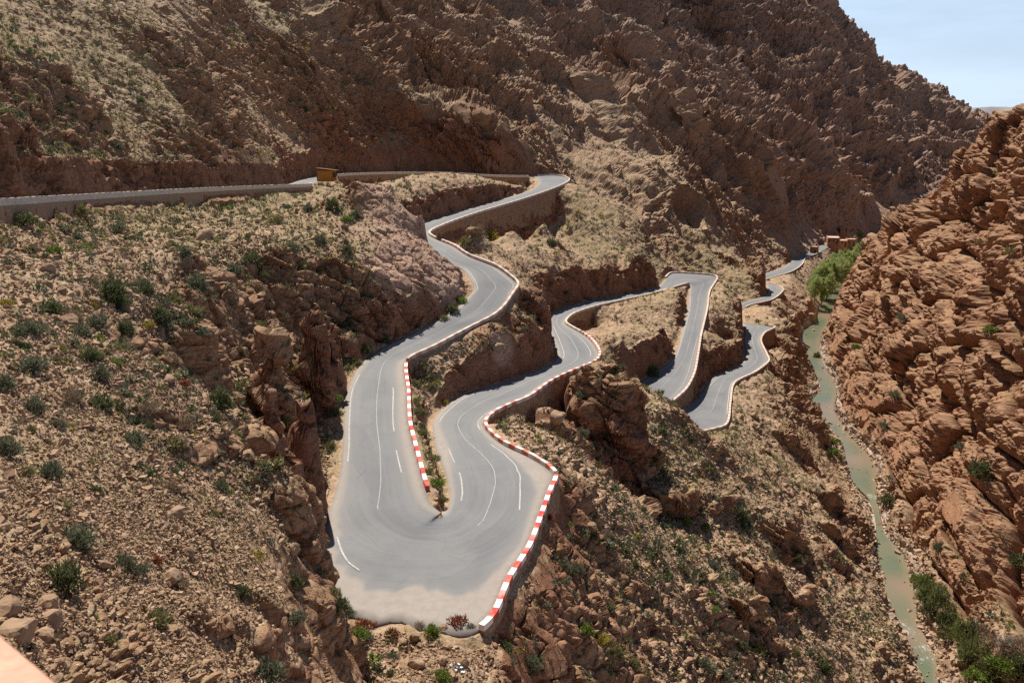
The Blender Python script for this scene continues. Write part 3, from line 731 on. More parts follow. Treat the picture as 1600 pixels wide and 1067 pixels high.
def masonry_material(name, a, b):
    g = NT_(name); s = g.attr('along'); h = g.attr('height'); ps = g.pos()
    cv = g.n('ShaderNodeCombineXYZ'); g.l(s, cv.inputs[0]); g.l(h, cv.inputs[1])
    nz = g.noise(ps, 1.3, 4, .6)
    v = g.voro(g.mapv(cv.outputs[0], (1.7, 2.6, 1)), 1, 'F1', 'Color'); sx = g.n('ShaderNodeSeparateColor'); g.l(v, sx.inputs[0])
    e = g.voro(g.mapv(cv.outputs[0], (1.7, 2.6, 1)), 1, 'DISTANCE_TO_EDGE', 'Distance')
    c = g.mix(sx.outputs[0], a, b)
    c = g.mix(g.ramp(e, .02, .09, .6, 0), c, (.30, .22, .16))
    c = g.mix(g.ramp(nz, .5, .72, 0, .5), c, (.22, .13, .08))
    st = g.noise(g.mapv(cv.outputs[0], (.7, .08, 1)), 1, 4, .6)
    c = g.mix(g.ramp(st, .52, .72, 0, .45), c, (.15, .09, .06))
    g.col(c); g.bump(g.math('ADD', g.ramp(e, 0, .12), nz), .6, .08); return g.m
def water_material():
    g = NT_('water'); ps = g.pos(); al = g.attr('along'); ac = g.attr('across'); fo = g.attr('foam')
    n = g.noise(ps, .05, 3); n2 = g.noise(ps, .5, 4, .65)
    c = g.mix(g.ramp(n, .38, .62), (.115, .135, .085), (.17, .155, .095))
    c = g.mix(g.ramp(ac, .66, 1.0, 0, .7), c, (.22, .165, .105))
    c = g.mix(g.math('MULTIPLY', g.attr('shoal'), .8), c, (.235, .165, .115))
    fm = g.math('MULTIPLY', g.ramp(g.math('ADD', g.noise(g.mapv(ps, (1, .45, 1)), 2.2, 6, .75), g.math('MULTIPLY', fo, .36)), .80, 1.08), .75)
    c = g.mix(fm, c, (.72, .75, .72))
    g.col(c)
    g.put(g.b.inputs['Roughness'], g.math('MULTIPLY_ADD', fm, .6, .12)); g.b.inputs['Specular IOR Level'].default_value = .5
    g.bump(g.math('ADD', g.noise(ps, .9, 4, .6), g.noise(ps, 3.5, 3, .6)), .25, .12); return g.m
M_GROUND = ground_material(); M_ROAD = road_material()
M_LINE = paint_material('road_paint', (.52, .51, .49), .8)
M_LINE2 = paint_material('worn_road_paint', (.42, .415, .41), .9)
M_LINE3 = paint_material('nearly_gone_road_paint', (.225, .222, .222), 1.1)
M_STRIPE = stripe_material('red_and_white_paint', 3.0, (.50, .045, .03), (.78, .74, .70), .55)
M_STRIPE2 = stripe_material('faded_red_and_white_paint', 2.6, (.44, .28, .22), (.56, .48, .41), .85)
M_STRIPE3 = stripe_material('nearly_bare_white_paint', 3.4, (.47, .37, .30), (.56, .49, .43), .8)
M_PLAINCAP = plain('pale_concrete', (.52, .45, .38), .85, .15, 2)
M_MASON = masonry_material('stone_masonry', (.21, .115, .06), (.36, .22, .13))
M_MASON2 = masonry_material('weathered_render', (.30, .20, .13), (.33, .22, .145))
M_WATER = water_material()
# ------------------------------------------------------------------ setting objects
flat = lambda a: np.asarray(a, np.float32).ravel()
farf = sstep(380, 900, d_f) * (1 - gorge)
bank = np.clip(1 - rivd / 5, 0, 1) * (rivd > 0)
ok = inside_grid(p[:, 0], p[:, 1])
wl = np.where(ok, grid_at(WZ, p[:, 0], p[:, 1]), -200)
bank = bank * (p[:, 2] < wl + 2.2)
cutm = sstep(6.5, 2.0, roadd) * sstep(.25, .5, slope)
red_spots = [(690, 230, 368, 48), (560, 235, 330, 28), (200, 250, 144, 28), (60, 240, 122, 20), (970, 720, 142, 14), (1260, 920, 142, 9), (800, 560, 152, 12)]
for (a_, b_, c_, r_) in red_spots:
    q = np.array(at_d(a_, b_, c_)); cutm = np.maximum(cutm, sstep(r_, r_ * .45, np.linalg.norm(p - q, axis=1)) * sstep(.2, .42, slope))
vegm = np.zeros(len(p), np.float32)
for (a_, b_, c_, r_, k_) in ((150, 80, 165, 75, 1), (330, 150, 225, 70, 1), (480, 60, 330, 90, .9), (20, 150, 135, 45, 1), (560, 150, 345, 60, .8), (640, 100, 400, 70, .6), (960, 350, 305, 60, .7), (1130, 420, 395, 50, .9), (1050, 600, 180, 40, .6), (960, 590, 180, 25, .7),
                           (980, 450, 270, 25, .6), (1000, 700, 150, 30, .5), (1500, 260, 280, 45, .5), (1480, 420, 265, 35, .4), (330, 780, 49, 14, .5), (470, 360, 150, 30, .6), (660, 690, 104, 14, 1), (1540, 1020, 135, 28, 1), (1275, 690, 245, 18, .8), (1170, 740, 185, 22, .5)):
    q = np.array(at_d(a_, b_, c_)); vegm = np.maximum(vegm, k_ * sstep(r_, r_ * .3, np.linalg.norm(p - q, axis=1)))
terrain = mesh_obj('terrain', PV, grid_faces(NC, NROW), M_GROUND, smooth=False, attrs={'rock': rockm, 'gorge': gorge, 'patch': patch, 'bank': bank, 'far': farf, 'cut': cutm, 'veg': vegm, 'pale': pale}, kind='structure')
del disp, outs

def strip(rows_, name, mat, attrs=None, **kw):
    R = np.array(rows_); return mesh_obj(name, R.reshape(-1, 3), grid_faces(R.shape[0], R.shape[1]), mat, attrs=attrs, **kw)
# road sheet
NA = 15
tt = np.linspace(0, 1, NA); R = RA[:, None] * (1 - tt[None, :, None]) + RB[:, None] * tt[None, :, None]
wid = np.linalg.norm(RA - RB, axis=1)
edge_l = wid[:, None] * tt[None]; edge_r = wid[:, None] * (1 - tt[None])
# how far verge dust reaches in from each edge (m): A side, B side
DUA = np.interp(SECF, [0, 16, 30, 31, 35, 37, 39, 41, 44, 46, 48, 50, 105], [.2, .3, .3, 1.0, 1.2, .4, .3, .3, .4, 1.9, .9, .3, .3])
DUB = np.interp(SECF, [0, 22, 23, 31, 35, 36, 37, 38, 39, 40, 41, 42, 44, 45, 46, 47, 50, 105], [.2, .2, .5, .5, .5, .9, 1.8, 4.4, 6.0, 6.0, 1.8, .9, 1.0, 3.4, 2.6, .9, .3, .3])
# edge distance normalised so that the material sees one number: distance past the dust line
ed = np.minimum(edge_l - DUA[:, None], edge_r - DUB[:, None])
Rz = R.copy(); Rz[..., 2] += .03 * np.sin(np.pi * tt)[None]
top = Rz; sk0 = R[:, :1].copy(); sk0[..., 2] -= .5; sk1 = R[:, -1:].copy(); sk1[..., 2] -= .5
road = strip(np.concatenate([sk0, top, sk1], 1), 'road', M_ROAD, kind='structure',
             attrs={'edge': np.concatenate([ed[:, :1], ed, ed[:, -1:]], 1), 'across': np.concatenate([edge_l[:, :1], edge_l, edge_l[:, -1:]], 1),
                    'along': np.repeat(RS[:, None], NA + 2, 1), 'dustw': np.zeros((NR, NA + 2))})
def lift(t): return .03 * math.sin(math.pi * t) + .012
def marking(name, i0, i1, tfun, w=.16, mat=None):
    r0, r1 = int(np.interp(i0, np.arange(len(UP)), SEC)), int(np.interp(i1, np.arange(len(UP)), SEC))
    idx = np.arange(r0, r1 + 1)
    if len(idx) < 2: return
    tv = np.array([tfun(SECF[i], wid[i]) for i in idx])
    C = RA[idx] * (1 - tv[:, None]) + RB[idx] * tv[:, None]; C[:, 2] += .03 * np.sin(np.pi * tv) + .014
    T = np.gradient(C, axis=0); T[:, 2] = 0; T /= np.maximum(np.linalg.norm(T, axis=1, keepdims=True), 1e-6)
    Nn = np.stack([-T[:, 1], T[:, 0], T[:, 2] * 0], 1)
    o = strip(np.stack([C + Nn * w * .40, C - Nn * w * .40], 1), name, mat or M_LINE, parent=road)
    return o
mA = lambda m: (lambda s, w: min(.45, m / w)); mB = lambda m: (lambda s, w: max(.55, 1 - m / w))
ctr = lambda s, w: float(np.interp(s, [0, 30, 34, 36, 37, 38, 40, 41, 42, 44, 45, 46, 48, 52, 105], [.5, .5, .48, .52, .45, .36, .36, .40, .46, .50, .47, .47, .48, .5, .5]))
marking('centre_line', 20, 35.9, ctr, .13, M_LINE2); marking('centre_line', 41.6, 65.5, ctr, .14, M_LINE2); marking('centre_line', 69, 76, ctr, .12, M_LINE2); marking('centre_line', 81, 90, ctr, .13, M_LINE2)
for a_, b_ in ((16, 19.9), (23.2, 25.9), (28.3, 30.6), (60, 64)): marking('edge_line', a_, b_, mA(.9), .17)
marking('edge_line', 31.9, 33.4, mA(2.2), .2); marking('edge_line', 34.1, 34.7, mA(2.4), .2)
marking('edge_line', 42.5, 44.4, mA(2.1), .22); marking('edge_line', 45.1, 46.0, mA(2.0), .18); marking('edge_line', 48.3, 52.6, mA(1.1), .2); marking('edge_line', 53.6, 54.7, mA(.9), .2); marking('edge_line', 56, 59, mA(1.4), .18)
for a_, b_ in ((22.8, 25.5), (26.5, 30), (31.5, 34.5)): marking('edge_line', a_, b_, mB(.85), .2)
def painted_px(name, pxs, z0, w, mat):
    C = np.array([at_z(x, y, z0) for x, y in pxs]); C = catmull(C, [6] * (len(C) - 1))
    C[:, 2] = grid_at(RZ, C[:, 0], C[:, 1])
    for _ in range(3): C[1:-1, 2] = (C[:-2, 2] + C[1:-1, 2] + C[2:, 2]) / 3
    C[:, 2] += .06
    T = np.gradient(C, axis=0); T[:, 2] = 0; T /= np.linalg.norm(T, axis=1, keepdims=True); Nn = np.stack([-T[:, 1], T[:, 0], T[:, 2] * 0], 1)
    strip(np.stack([C + Nn * w * .5, C - Nn * w * .5], 1), name, mat, parent=road)
painted_px('edge_line', [(527, 842), (534, 862), (545, 878), (562, 889)], -42, .2, M_LINE)
marking('edge_line', 43.2, 46.9, lambda s, w: 1 - float(np.interp(s, [43, 44, 45, 46, 47], [2.6, 3.6, 4.8, 3.6, 1.9])) / w, .2)
marking('edge_line', 48.2, 51, mB(1.0), .18); marking('edge_line', 51.8, 54, mB(.9), .18); marking('edge_line', 56.5, 58.4, mB(1.7), .18)
marking('edge_line', 70, 75.5, mB(.8), .16); marking('edge_line', 82.5, 86, mB(.9), .2); marking('edge_line', 82.8, 84.3, mA(1.6), .2)
marking('edge_line', 72, 76, mA(1.4), .13)

# ------------------------------------------------------------------ retaining walls with parapets
def tag(o, label, cat, group=None):
    o['label'] = label; o['category'] = cat
    if group: o['group'] = group
    return o
def empty(name, loc, label, cat, group=None):
    o = bpy.data.objects.new(name, None); COL.objects.link(o); o.location = loc; o.empty_display_size = .5
    return tag(o, label, cat, group)
def wall(side, i0, i1, label, cap, hp=.62, th=.5, mason=None, depth=None, phase=False):
    Rr, sg, DZ = (RA, 1, DZA) if side == 'A' else (RB, -1, DZB)
    r0 = int(np.interp(i0, np.arange(len(UP)), SEC)); r1 = int(np.interp(i1, np.arange(len(UP)), SEC))
    # even spacing for crisp corners
    E = Rr[r0:r1 + 1]; L = np.concatenate([[0], np.cumsum(np.linalg.norm(np.diff(E[:, :2], axis=0), axis=1))])
    n = max(2, int(L[-1] / .75) + 1); s = np.linspace(0, L[-1], n)
    C = np.stack([np.interp(s, L, E[:, k]) for k in range(3)], 1); dz = np.interp(s, L, DZ[r0:r1 + 1])
    for _ in range(2): C[1:-1] = (C[1:-1] * 2 + C[2:] + C[:-2]) / 4
    T = np.gradient(C, axis=0); T[:, 2] = 0; T /= np.maximum(np.linalg.norm(T, axis=1, keepdims=True), 1e-6)
    Nn = np.stack([-T[:, 1], T[:, 0], T[:, 2] * 0], 1) * sg           # travel-left is the A side
    loc = C[n // 2]
    root = empty('retaining_wall', loc, label, 'retaining wall', 'roadside retaining walls with parapets')
    up = np.array((0, 0, 1.0))
    dep = np.maximum(.6, -dz) + 1.6 if depth is None else np.full(n, depth)
    jit = rng.normal(0, .015, (n, 1)) * up
    prof = [C - Nn * .02 + up * .02, C - Nn * .0 + up * hp + jit, C + Nn * th + up * hp + jit, C + Nn * th + up * .02]
    cs = np.stack(prof, 1) - loc
    V = cs.reshape(-1, 3); f = grid_faces(n, 4)
    extra = np.array([[0, 3, 2, 1], [(n-1)*4, (n-1)*4+1, (n-1)*4+2, (n-1)*4+3]])
    o = mesh_obj('parapet', V, np.concatenate([f, extra]), cap, parent=root, smooth=False, attrs={'along': np.repeat(s[:, None] + (2999.99 - L[-1] if phase else 0), 4, 1), 'height': np.zeros((n, 4))})
    nh = 6; hh = np.linspace(0, 1, nh)
    face = np.stack([C + Nn * (th + .02 + .06 * h * dep[:, None]) - up * (h * dep[:, None]) + up * .02 for h in hh] , 1)
    inn = np.stack([C - Nn * .02 - up * dep[:, None], C - Nn * .02 + up * .015], 1)
    M3 = np.concatenate([inn, face], 1) - loc; k = M3.shape[1]
    ex = np.array([list(range(k))[::-1]]); 
    fcs = grid_faces(n, k).tolist() + [list(range(k))[::-1], [(n-1)*k + q for q in range(k)]]
    hv = np.concatenate([dep[:, None], np.zeros((n, 1)), dep[:, None] * hh[None]], 1)
    mesh_obj('masonry', M3.reshape(-1, 3), fcs, mason or M_MASON, parent=root, smooth=False, attrs={'along': np.repeat(s[:, None], k, 1), 'height': hv})
    return root
M_STRIPE1 = stripe_material('dusty_red_and_white_paint', 3.0, (.46, .12, .085), (.66, .59, .53), .75)
if True:
    wall('B', 0.2, 6.55, 'long plain grey-brown parapet wall along the upper road, running in from the left edge', M_PLAINCAP, .9, .4, M_MASON2)
    wall('B', 8.0, 12.3, 'plain parapet wall with pale top right of the wooden hut, above the rock bank', M_PLAINCAP, .9, .4, M_MASON)
    wall('A', 12.6, 20.4, 'tall curved brown wall round the highest hairpin with a white top', M_STRIPE3, .6, .45, M_MASON)
    wall('A', 20.6, 31.0, 'red and white topped wall beside the big S-bend above the median strip', M_STRIPE2, .6, .5, M_MASON)
    wall('A', 31.15, 35.35, 'bright red and white striped low wall on the planted median of the big hairpin', M_STRIPE, .5, .5, M_MASON, 1.2, phase=True)
    wall('B', 40.0, 44.95, 'straight red and white striped parapet on the outer right edge of the big hairpin', M_STRIPE, .6, .55, M_MASON)
    wall('B', 45.05, 58.3, 'winding red and white striped parapet from the big hairpin past the rock pillars', M_STRIPE1, .6, .5, M_MASON)
    wall('B', 58.4, 67.2, 'brown masonry wall with thin white top along the middle road to the second hairpin', M_STRIPE3, .6, .5, M_MASON)
    wall('A', 65.6, 76.2, 'pale pink striped parapet running straight down from the second hairpin', M_STRIPE2, .6, .55, M_MASON)
    wall('B', 79.4, 90.3, 'parapet wall on the river side of the lowest hairpin road', M_STRIPE2, .6, .5, M_MASON)
    wall('B', 92.8, 97.2, 'low pale parapet round the small far bend beyond the spur', M_STRIPE2, .45, .5, M_MASON)
    wall('B', 98.5, 103.3, 'low pale wall along the far road before the red-roofed village', M_PLAINCAP, .5, .5, M_MASON2)

# ------------------------------------------------------------------ river
NW = 13; tw = np.linspace(-.12, 1.12, NW)
Wv = VL[:, None] * (1 - tw[None, :, None]) + VR[:, None] * tw[None, :, None]
n_ = len(VL); ws = np.concatenate([[0], np.cumsum(np.linalg.norm(np.diff((VL + VR) / 2, axis=0), axis=1))])
# refine along
ns = int(ws[-1] / 1.0); s_ = np.linspace(0, ws[-1], ns)
Wf = np.stack([np.stack([np.interp(s_, ws, Wv[:, k, c]) for c in range(3)], 1) for k in range(NW)], 1)
foam = np.zeros((ns, NW)); shoal = np.zeros((ns, NW))
for (a_, b_, r_, kk) in ((1361, 776, 5, 1), (1407, 970, 4.5, 1), (1420, 980, 4, 1), (1446, 1005, 4.5, 1), (1450, 1022, 4, .9), (1298, 607, 5, .8), (1300, 648, 4, .5)):
    q = np.array(at_z(a_, b_, -97.8)); foam = np.maximum(foam, kk * np.exp(-((Wf[..., 0] - q[0])**2 + (Wf[..., 1] - q[1])**2) / (2 * (r_ * .6)**2)))
for (a_, b_, r_) in ((1300, 640, 9), (1340, 718, 9), (1285, 655, 8), (1412, 910, 6), (1440, 985, 6), (1295, 500, 9)):
    q = np.array(at_z(a_, b_, -97.3)); shoal = np.maximum(shoal, np.exp(-((Wf[..., 0] - q[0])**2 + (Wf[..., 1] - q[1])**2) / (2 * (r_ * .6)**2)))
river = mesh_obj('river', Wf.reshape(-1, 3), grid_faces(ns, NW), M_WATER, attrs={'along': np.repeat(s_[:, None], NW, 1), 'across': np.repeat(tw[None], ns, 0), 'foam': foam, 'shoal': shoal}, kind='structure')
# ------------------------------------------------------------------ finding the ground
BW, BH = 640, 427
ppx, ppy, pdp = project(PD)
bi = np.floor(ppx / 2.5).astype(int); bj = np.floor(ppy / 2.5).astype(int)
okb = (bi >= 0) & (bi < BW) & (bj >= 0) & (bj < BH) & (PD[:, 1] > 1)
idx = np.nonzero(okb)[0]; cell = bi[idx] * BH + bj[idx]
o_ = np.argsort(-pdp[idx], kind='stable')
ZB = np.full(BW * BH, -1, np.int64); ZB[cell[o_]] = idx[o_]
ZB = ZB.reshape(BW, BH)
def ground_px(px, py):
    a, b = int(px / 2.5), int(py / 2.5)
    for r in range(0, 8):
        best = None
        for i in range(max(0, a - r), min(BW, a + r + 1)):
            for j in range(max(0, b - r), min(BH, b + r + 1)):
                k = ZB[i, j]
                if k >= 0 and (best is None or pdp[k] < pdp[best]): best = k
        if best is not None: return best
    return None
def ground_xy(x, y):
    az = math.atan2(x, y); lr = math.log(math.hypot(x, y))
    i = int(np.clip(np.searchsorted(AZC, az), 1, NC - 1)); j = int(np.clip(np.searchsorted(LRV[i], lr), 1, NROW - 1))
    return float(np.median(PV[i-1:i+1, j-1:j+1, 2]))
# normals of the finished ground
NG = grid_normals(PV).reshape(-1, 3)

# ------------------------------------------------------------------ loose stones
vi = np.nonzero((d_f < 210) & (roadd > 1.3) & (rivd > 3) & (rockm < .75) & okb & (slope < .45))[0]
wgt = np.clip(1.25 - d_f[vi] / 190, .15, 1) * (.45 + .55 * (vnoise(PD[vi] / 6) > -.15)) * (1 - .6 * rockm[vi])
pick = rng.choice(vi, 80000, replace=False, p=wgt / wgt.sum())
cube = np.array([[x, y, z] for x in (-1, 1) for y in (-1, 1) for z in (-1, 1)], np.float32) * .5
cf = np.array([[0,1,3,2],[4,6,7,5],[0,4,5,1],[2,3,7,6],[0,2,6,4],[1,5,7,3]])
def stones(pos, nrm, sz):
    n = len(pos); V = cube[None] + rng.normal(0, .13, (n, 8, 3)).astype(np.float32)
    V *= (sz[:, None] * rng.uniform(.6, 1.35, (n, 3)) * np.array((1.1, 1.1, .75)) * .78)[:, None]
    q_ = rng.normal(0, 1, (n, 4)) * np.array((1.6, .5, .5, 1.4)); q_ /= np.linalg.norm(q_, axis=1, keepdims=True)
    w_, x_, y_, z_ = q_.T
    Rm = np.stack([1-2*(y_*y_+z_*z_), 2*(x_*y_-w_*z_), 2*(x_*z_+w_*y_), 2*(x_*y_+w_*z_), 1-2*(x_*x_+z_*z_), 2*(y_*z_-w_*x_), 2*(x_*z_-w_*y_), 2*(y_*z_+w_*x_), 1-2*(x_*x_+y_*y_)], 1).reshape(n, 3, 3)
    V = np.einsum('nij,nkj->nki', Rm, V) + (pos + nrm * (sz * .12)[:, None] + np.concatenate([rng.normal(0, .1, (n, 2)), np.zeros((n, 1))], 1))[:, None]
    return V.reshape(-1, 3), (cf[None] + (np.arange(n) * 8)[:, None, None]).reshape(-1, 4)
n = len(pick); sz = np.clip(rng.lognormal(math.log(.0021), .5, n), .001, .0085) * np.clip(d_f[pick], 26, 130) ** .9 * 1.35
V, Fc = stones(PD[pick], NG[pick], sz)
def stone_material():
    g = NT_('stone'); ps = g.pos(); t = g.attr('tone')
    c = g.mix(t, (.20, .115, .065), (.43, .30, .198)); c = g.mix(g.ramp(g.noise(ps, 3, 3), .4, .7, 0, .5), c, (.33, .215, .14)); g.col(c)
    g.bump(g.noise(ps, 14, 3), .3, .03); return g.m
M_STONE = stone_material()
mesh_obj('scree_stones', V.reshape(-1, 3), Fc, M_STONE, smooth=False, attrs={'tone': np.repeat(rng.random(n)**1.3, 8)}, kind='stuff')

vi = np.nonzero((rivd < 5.5) & (d_f < 480) & okb & (p[:, 2] < -92))[0]
wgt = np.where(rivd[vi] < .4, .025, 1.2 - rivd[vi] / 6); pick = rng.choice(vi, min(4200, len(vi)), replace=False, p=wgt / wgt.sum())
pos = PD[pick].copy(); rz_ = grid_at(WZ, pos[:, 0], pos[:, 1]); pos[:, 2] = np.maximum(pos[:, 2], rz_ - .08)
V, Fc = stones(pos, np.tile((0, 0, 1.), (len(pick), 1)), np.clip(rng.lognormal(math.log(.42), .5, len(pick)), .15, 1.8))
mesh_obj('river_stones', V, Fc, M_STONE, smooth=False, attrs={'tone': np.repeat(.25 + .75 * rng.random(len(pick)), 8)}, kind='stuff')

# ------------------------------------------------------------------ plants
def leaf_material(name, dark, light, trans=.3):
    g = NT_(name); t = g.attr('tone'); ps = g.pos()
    c = g.mix(t, dark, light); g.col(g.mix(g.ramp(g.noise(ps, 1.2, 3), .35, .65, 0, .4), c, tuple(x * .7 for x in light)))
    g.b.inputs['Roughness'].default_value = .75
    tr = g.n('ShaderNodeBsdfTranslucent'); ms = g.n('ShaderNodeMixShader'); ms.inputs[0].default_value = trans
    for l_ in list(g.b.inputs['Base Color'].links): g.l(l_.from_socket, tr.inputs[0])
    g.l(g.b.outputs[0], ms.inputs[1]); g.l(tr.outputs[0], ms.inputs[2]); g.l(ms.outputs[0], g.out.inputs[0])
    return g.m
LEAF = {'grey': leaf_material('grey_green_foliage', (.075, .085, .05), (.20, .205, .13)),
        'green': leaf_material('dark_green_foliage', (.06, .074, .032), (.165, .175, .075)),
        'olive': leaf_material('olive_foliage', (.11, .105, .04), (.26, .235, .10)),
        'bright': leaf_material('bright_green_foliage', (.09, .14, .02), (.22, .28, .06)),
        'dry': leaf_material('dry_twigs', (.13, .085, .055), (.30, .22, .15)),
        'red': leaf_material('rusty_red_foliage', (.15, .035, .02), (.32, .10, .05)),
        'yellow': leaf_material('yellow_flowering_foliage', (.14, .12, .02), (.42, .34, .05)),
        'poplar': leaf_material('fresh_spring_foliage', (.20, .28, .07), (.46, .55, .20)),
        'willow': leaf_material('pale_spring_foliage', (.23, .29, .09), (.48, .54, .22)),
        'reed': leaf_material('reed_foliage', (.08, .105, .035), (.24, .245, .09))}
M_BARK = plain('bark', (.14, .10, .075), .9, .3, 6); M_BARE = plain('bare_branches', (.36, .31, .28), .9, .25, 5)
def blades(nb, rad, hgt, lw, ll, droop=.2, flat_=1.0, seed=0, centre=None, hollow=.35):
    """many narrow leaf blades filling a dome; returns verts, tri faces, tone"""
    r = np.random.default_rng(seed)
    th = r.uniform(0, 2*np.pi, nb); cz = r.uniform(0, 1, nb) ** .8; rr = (hollow + (1 - hollow) * r.random(nb) ** .5)
    lump = 1 + .28 * np.sin(th * 3 + seed) * np.sin(cz * 4 + seed * 2) + r.normal(0, .07, nb)
    s = np.sqrt(np.clip(1 - cz**2, 0, 1))
    C = np.stack([np.cos(th) * s * rad, np.sin(th) * s * rad, cz * hgt], 1) * (rr * lump)[:, None]
    D = C / np.maximum(np.linalg.norm(C, axis=1, keepdims=True), 1e-4) + r.normal(0, .55, (nb, 3)); D[:, 2] += .35
    D /= np.linalg.norm(D, axis=1, keepdims=True)
    S = np.cross(D, r.normal(0, 1, (nb, 3))); S /= np.maximum(np.linalg.norm(S, axis=1, keepdims=True), 1e-4)
    L = ll * r.uniform(.6, 1.3, nb)[:, None]; Wd = lw * r.uniform(.7, 1.3, nb)[:, None]
    V = np.stack([C - D * L * .4 - S * Wd * .5, C - D * L * .4 + S * Wd * .5, C + D * L * .6 + S * Wd * .15, C + D * L * .6 - S * Wd * .15], 1)
    f = (np.arange(nb) * 4)[:, None] + np.array([[0, 1, 2, 3]])
    return V.reshape(-1, 3), f, np.repeat(r.random(nb), 4)
SHRUB = {}
def shrub_mesh(kind, var):
    key = (kind, var)
    if key not in SHRUB:
        prm = {'grey': (620, .5, .62, .045, .17), 'green': (560, .5, .66, .06, .17), 'olive': (480, .5, .5, .05, .17), 'bright': (520, .5, .42, .055, .15), 'dry': (420, .5, .55, .02, .26),
               'red': (420, .5, .5, .05, .16), 'yellow': (460, .5, .45, .05, .15), 'reed': (700, .5, 1.0, .035, .36)}[kind]
        V, f, t = blades(*prm, seed=var * 7 + len(kind))
        o = mesh_obj('shrub', V, f, LEAF[kind], smooth=False, attrs={'tone': t}); SHRUB[key] = o.data
        bpy.data.objects.remove(o)
    return SHRUB[key]
NSH = [0]
def put_shrub(k, size, kind, label, group='shrubs scattered over the slopes', name='shrub', cat='shrub', hz=1.0, rr_=random):
    o = bpy.data.objects.new(name, shrub_mesh(kind, rr_.randrange(3))); COL.objects.link(o)
    o.location = PD[k] - np.array((0, 0, .04 * size)); o.rotation_euler = (rr_.uniform(-.12, .12), rr_.uniform(-.12, .12), rr_.uniform(0, 6.28))
    o.scale = (size * rr_.uniform(.85, 1.2), size * rr_.uniform(.85, 1.2), size * hz * rr_.uniform(.8, 1.15))
    tag(o, label, cat, group); NSH[0] += 1
    return o
KW = {'grey': 'grey-green', 'green': 'dark green', 'olive': 'olive', 'bright': 'bright green', 'dry': 'dry brown', 'red': 'rusty red', 'yellow': 'yellow-flowering'}
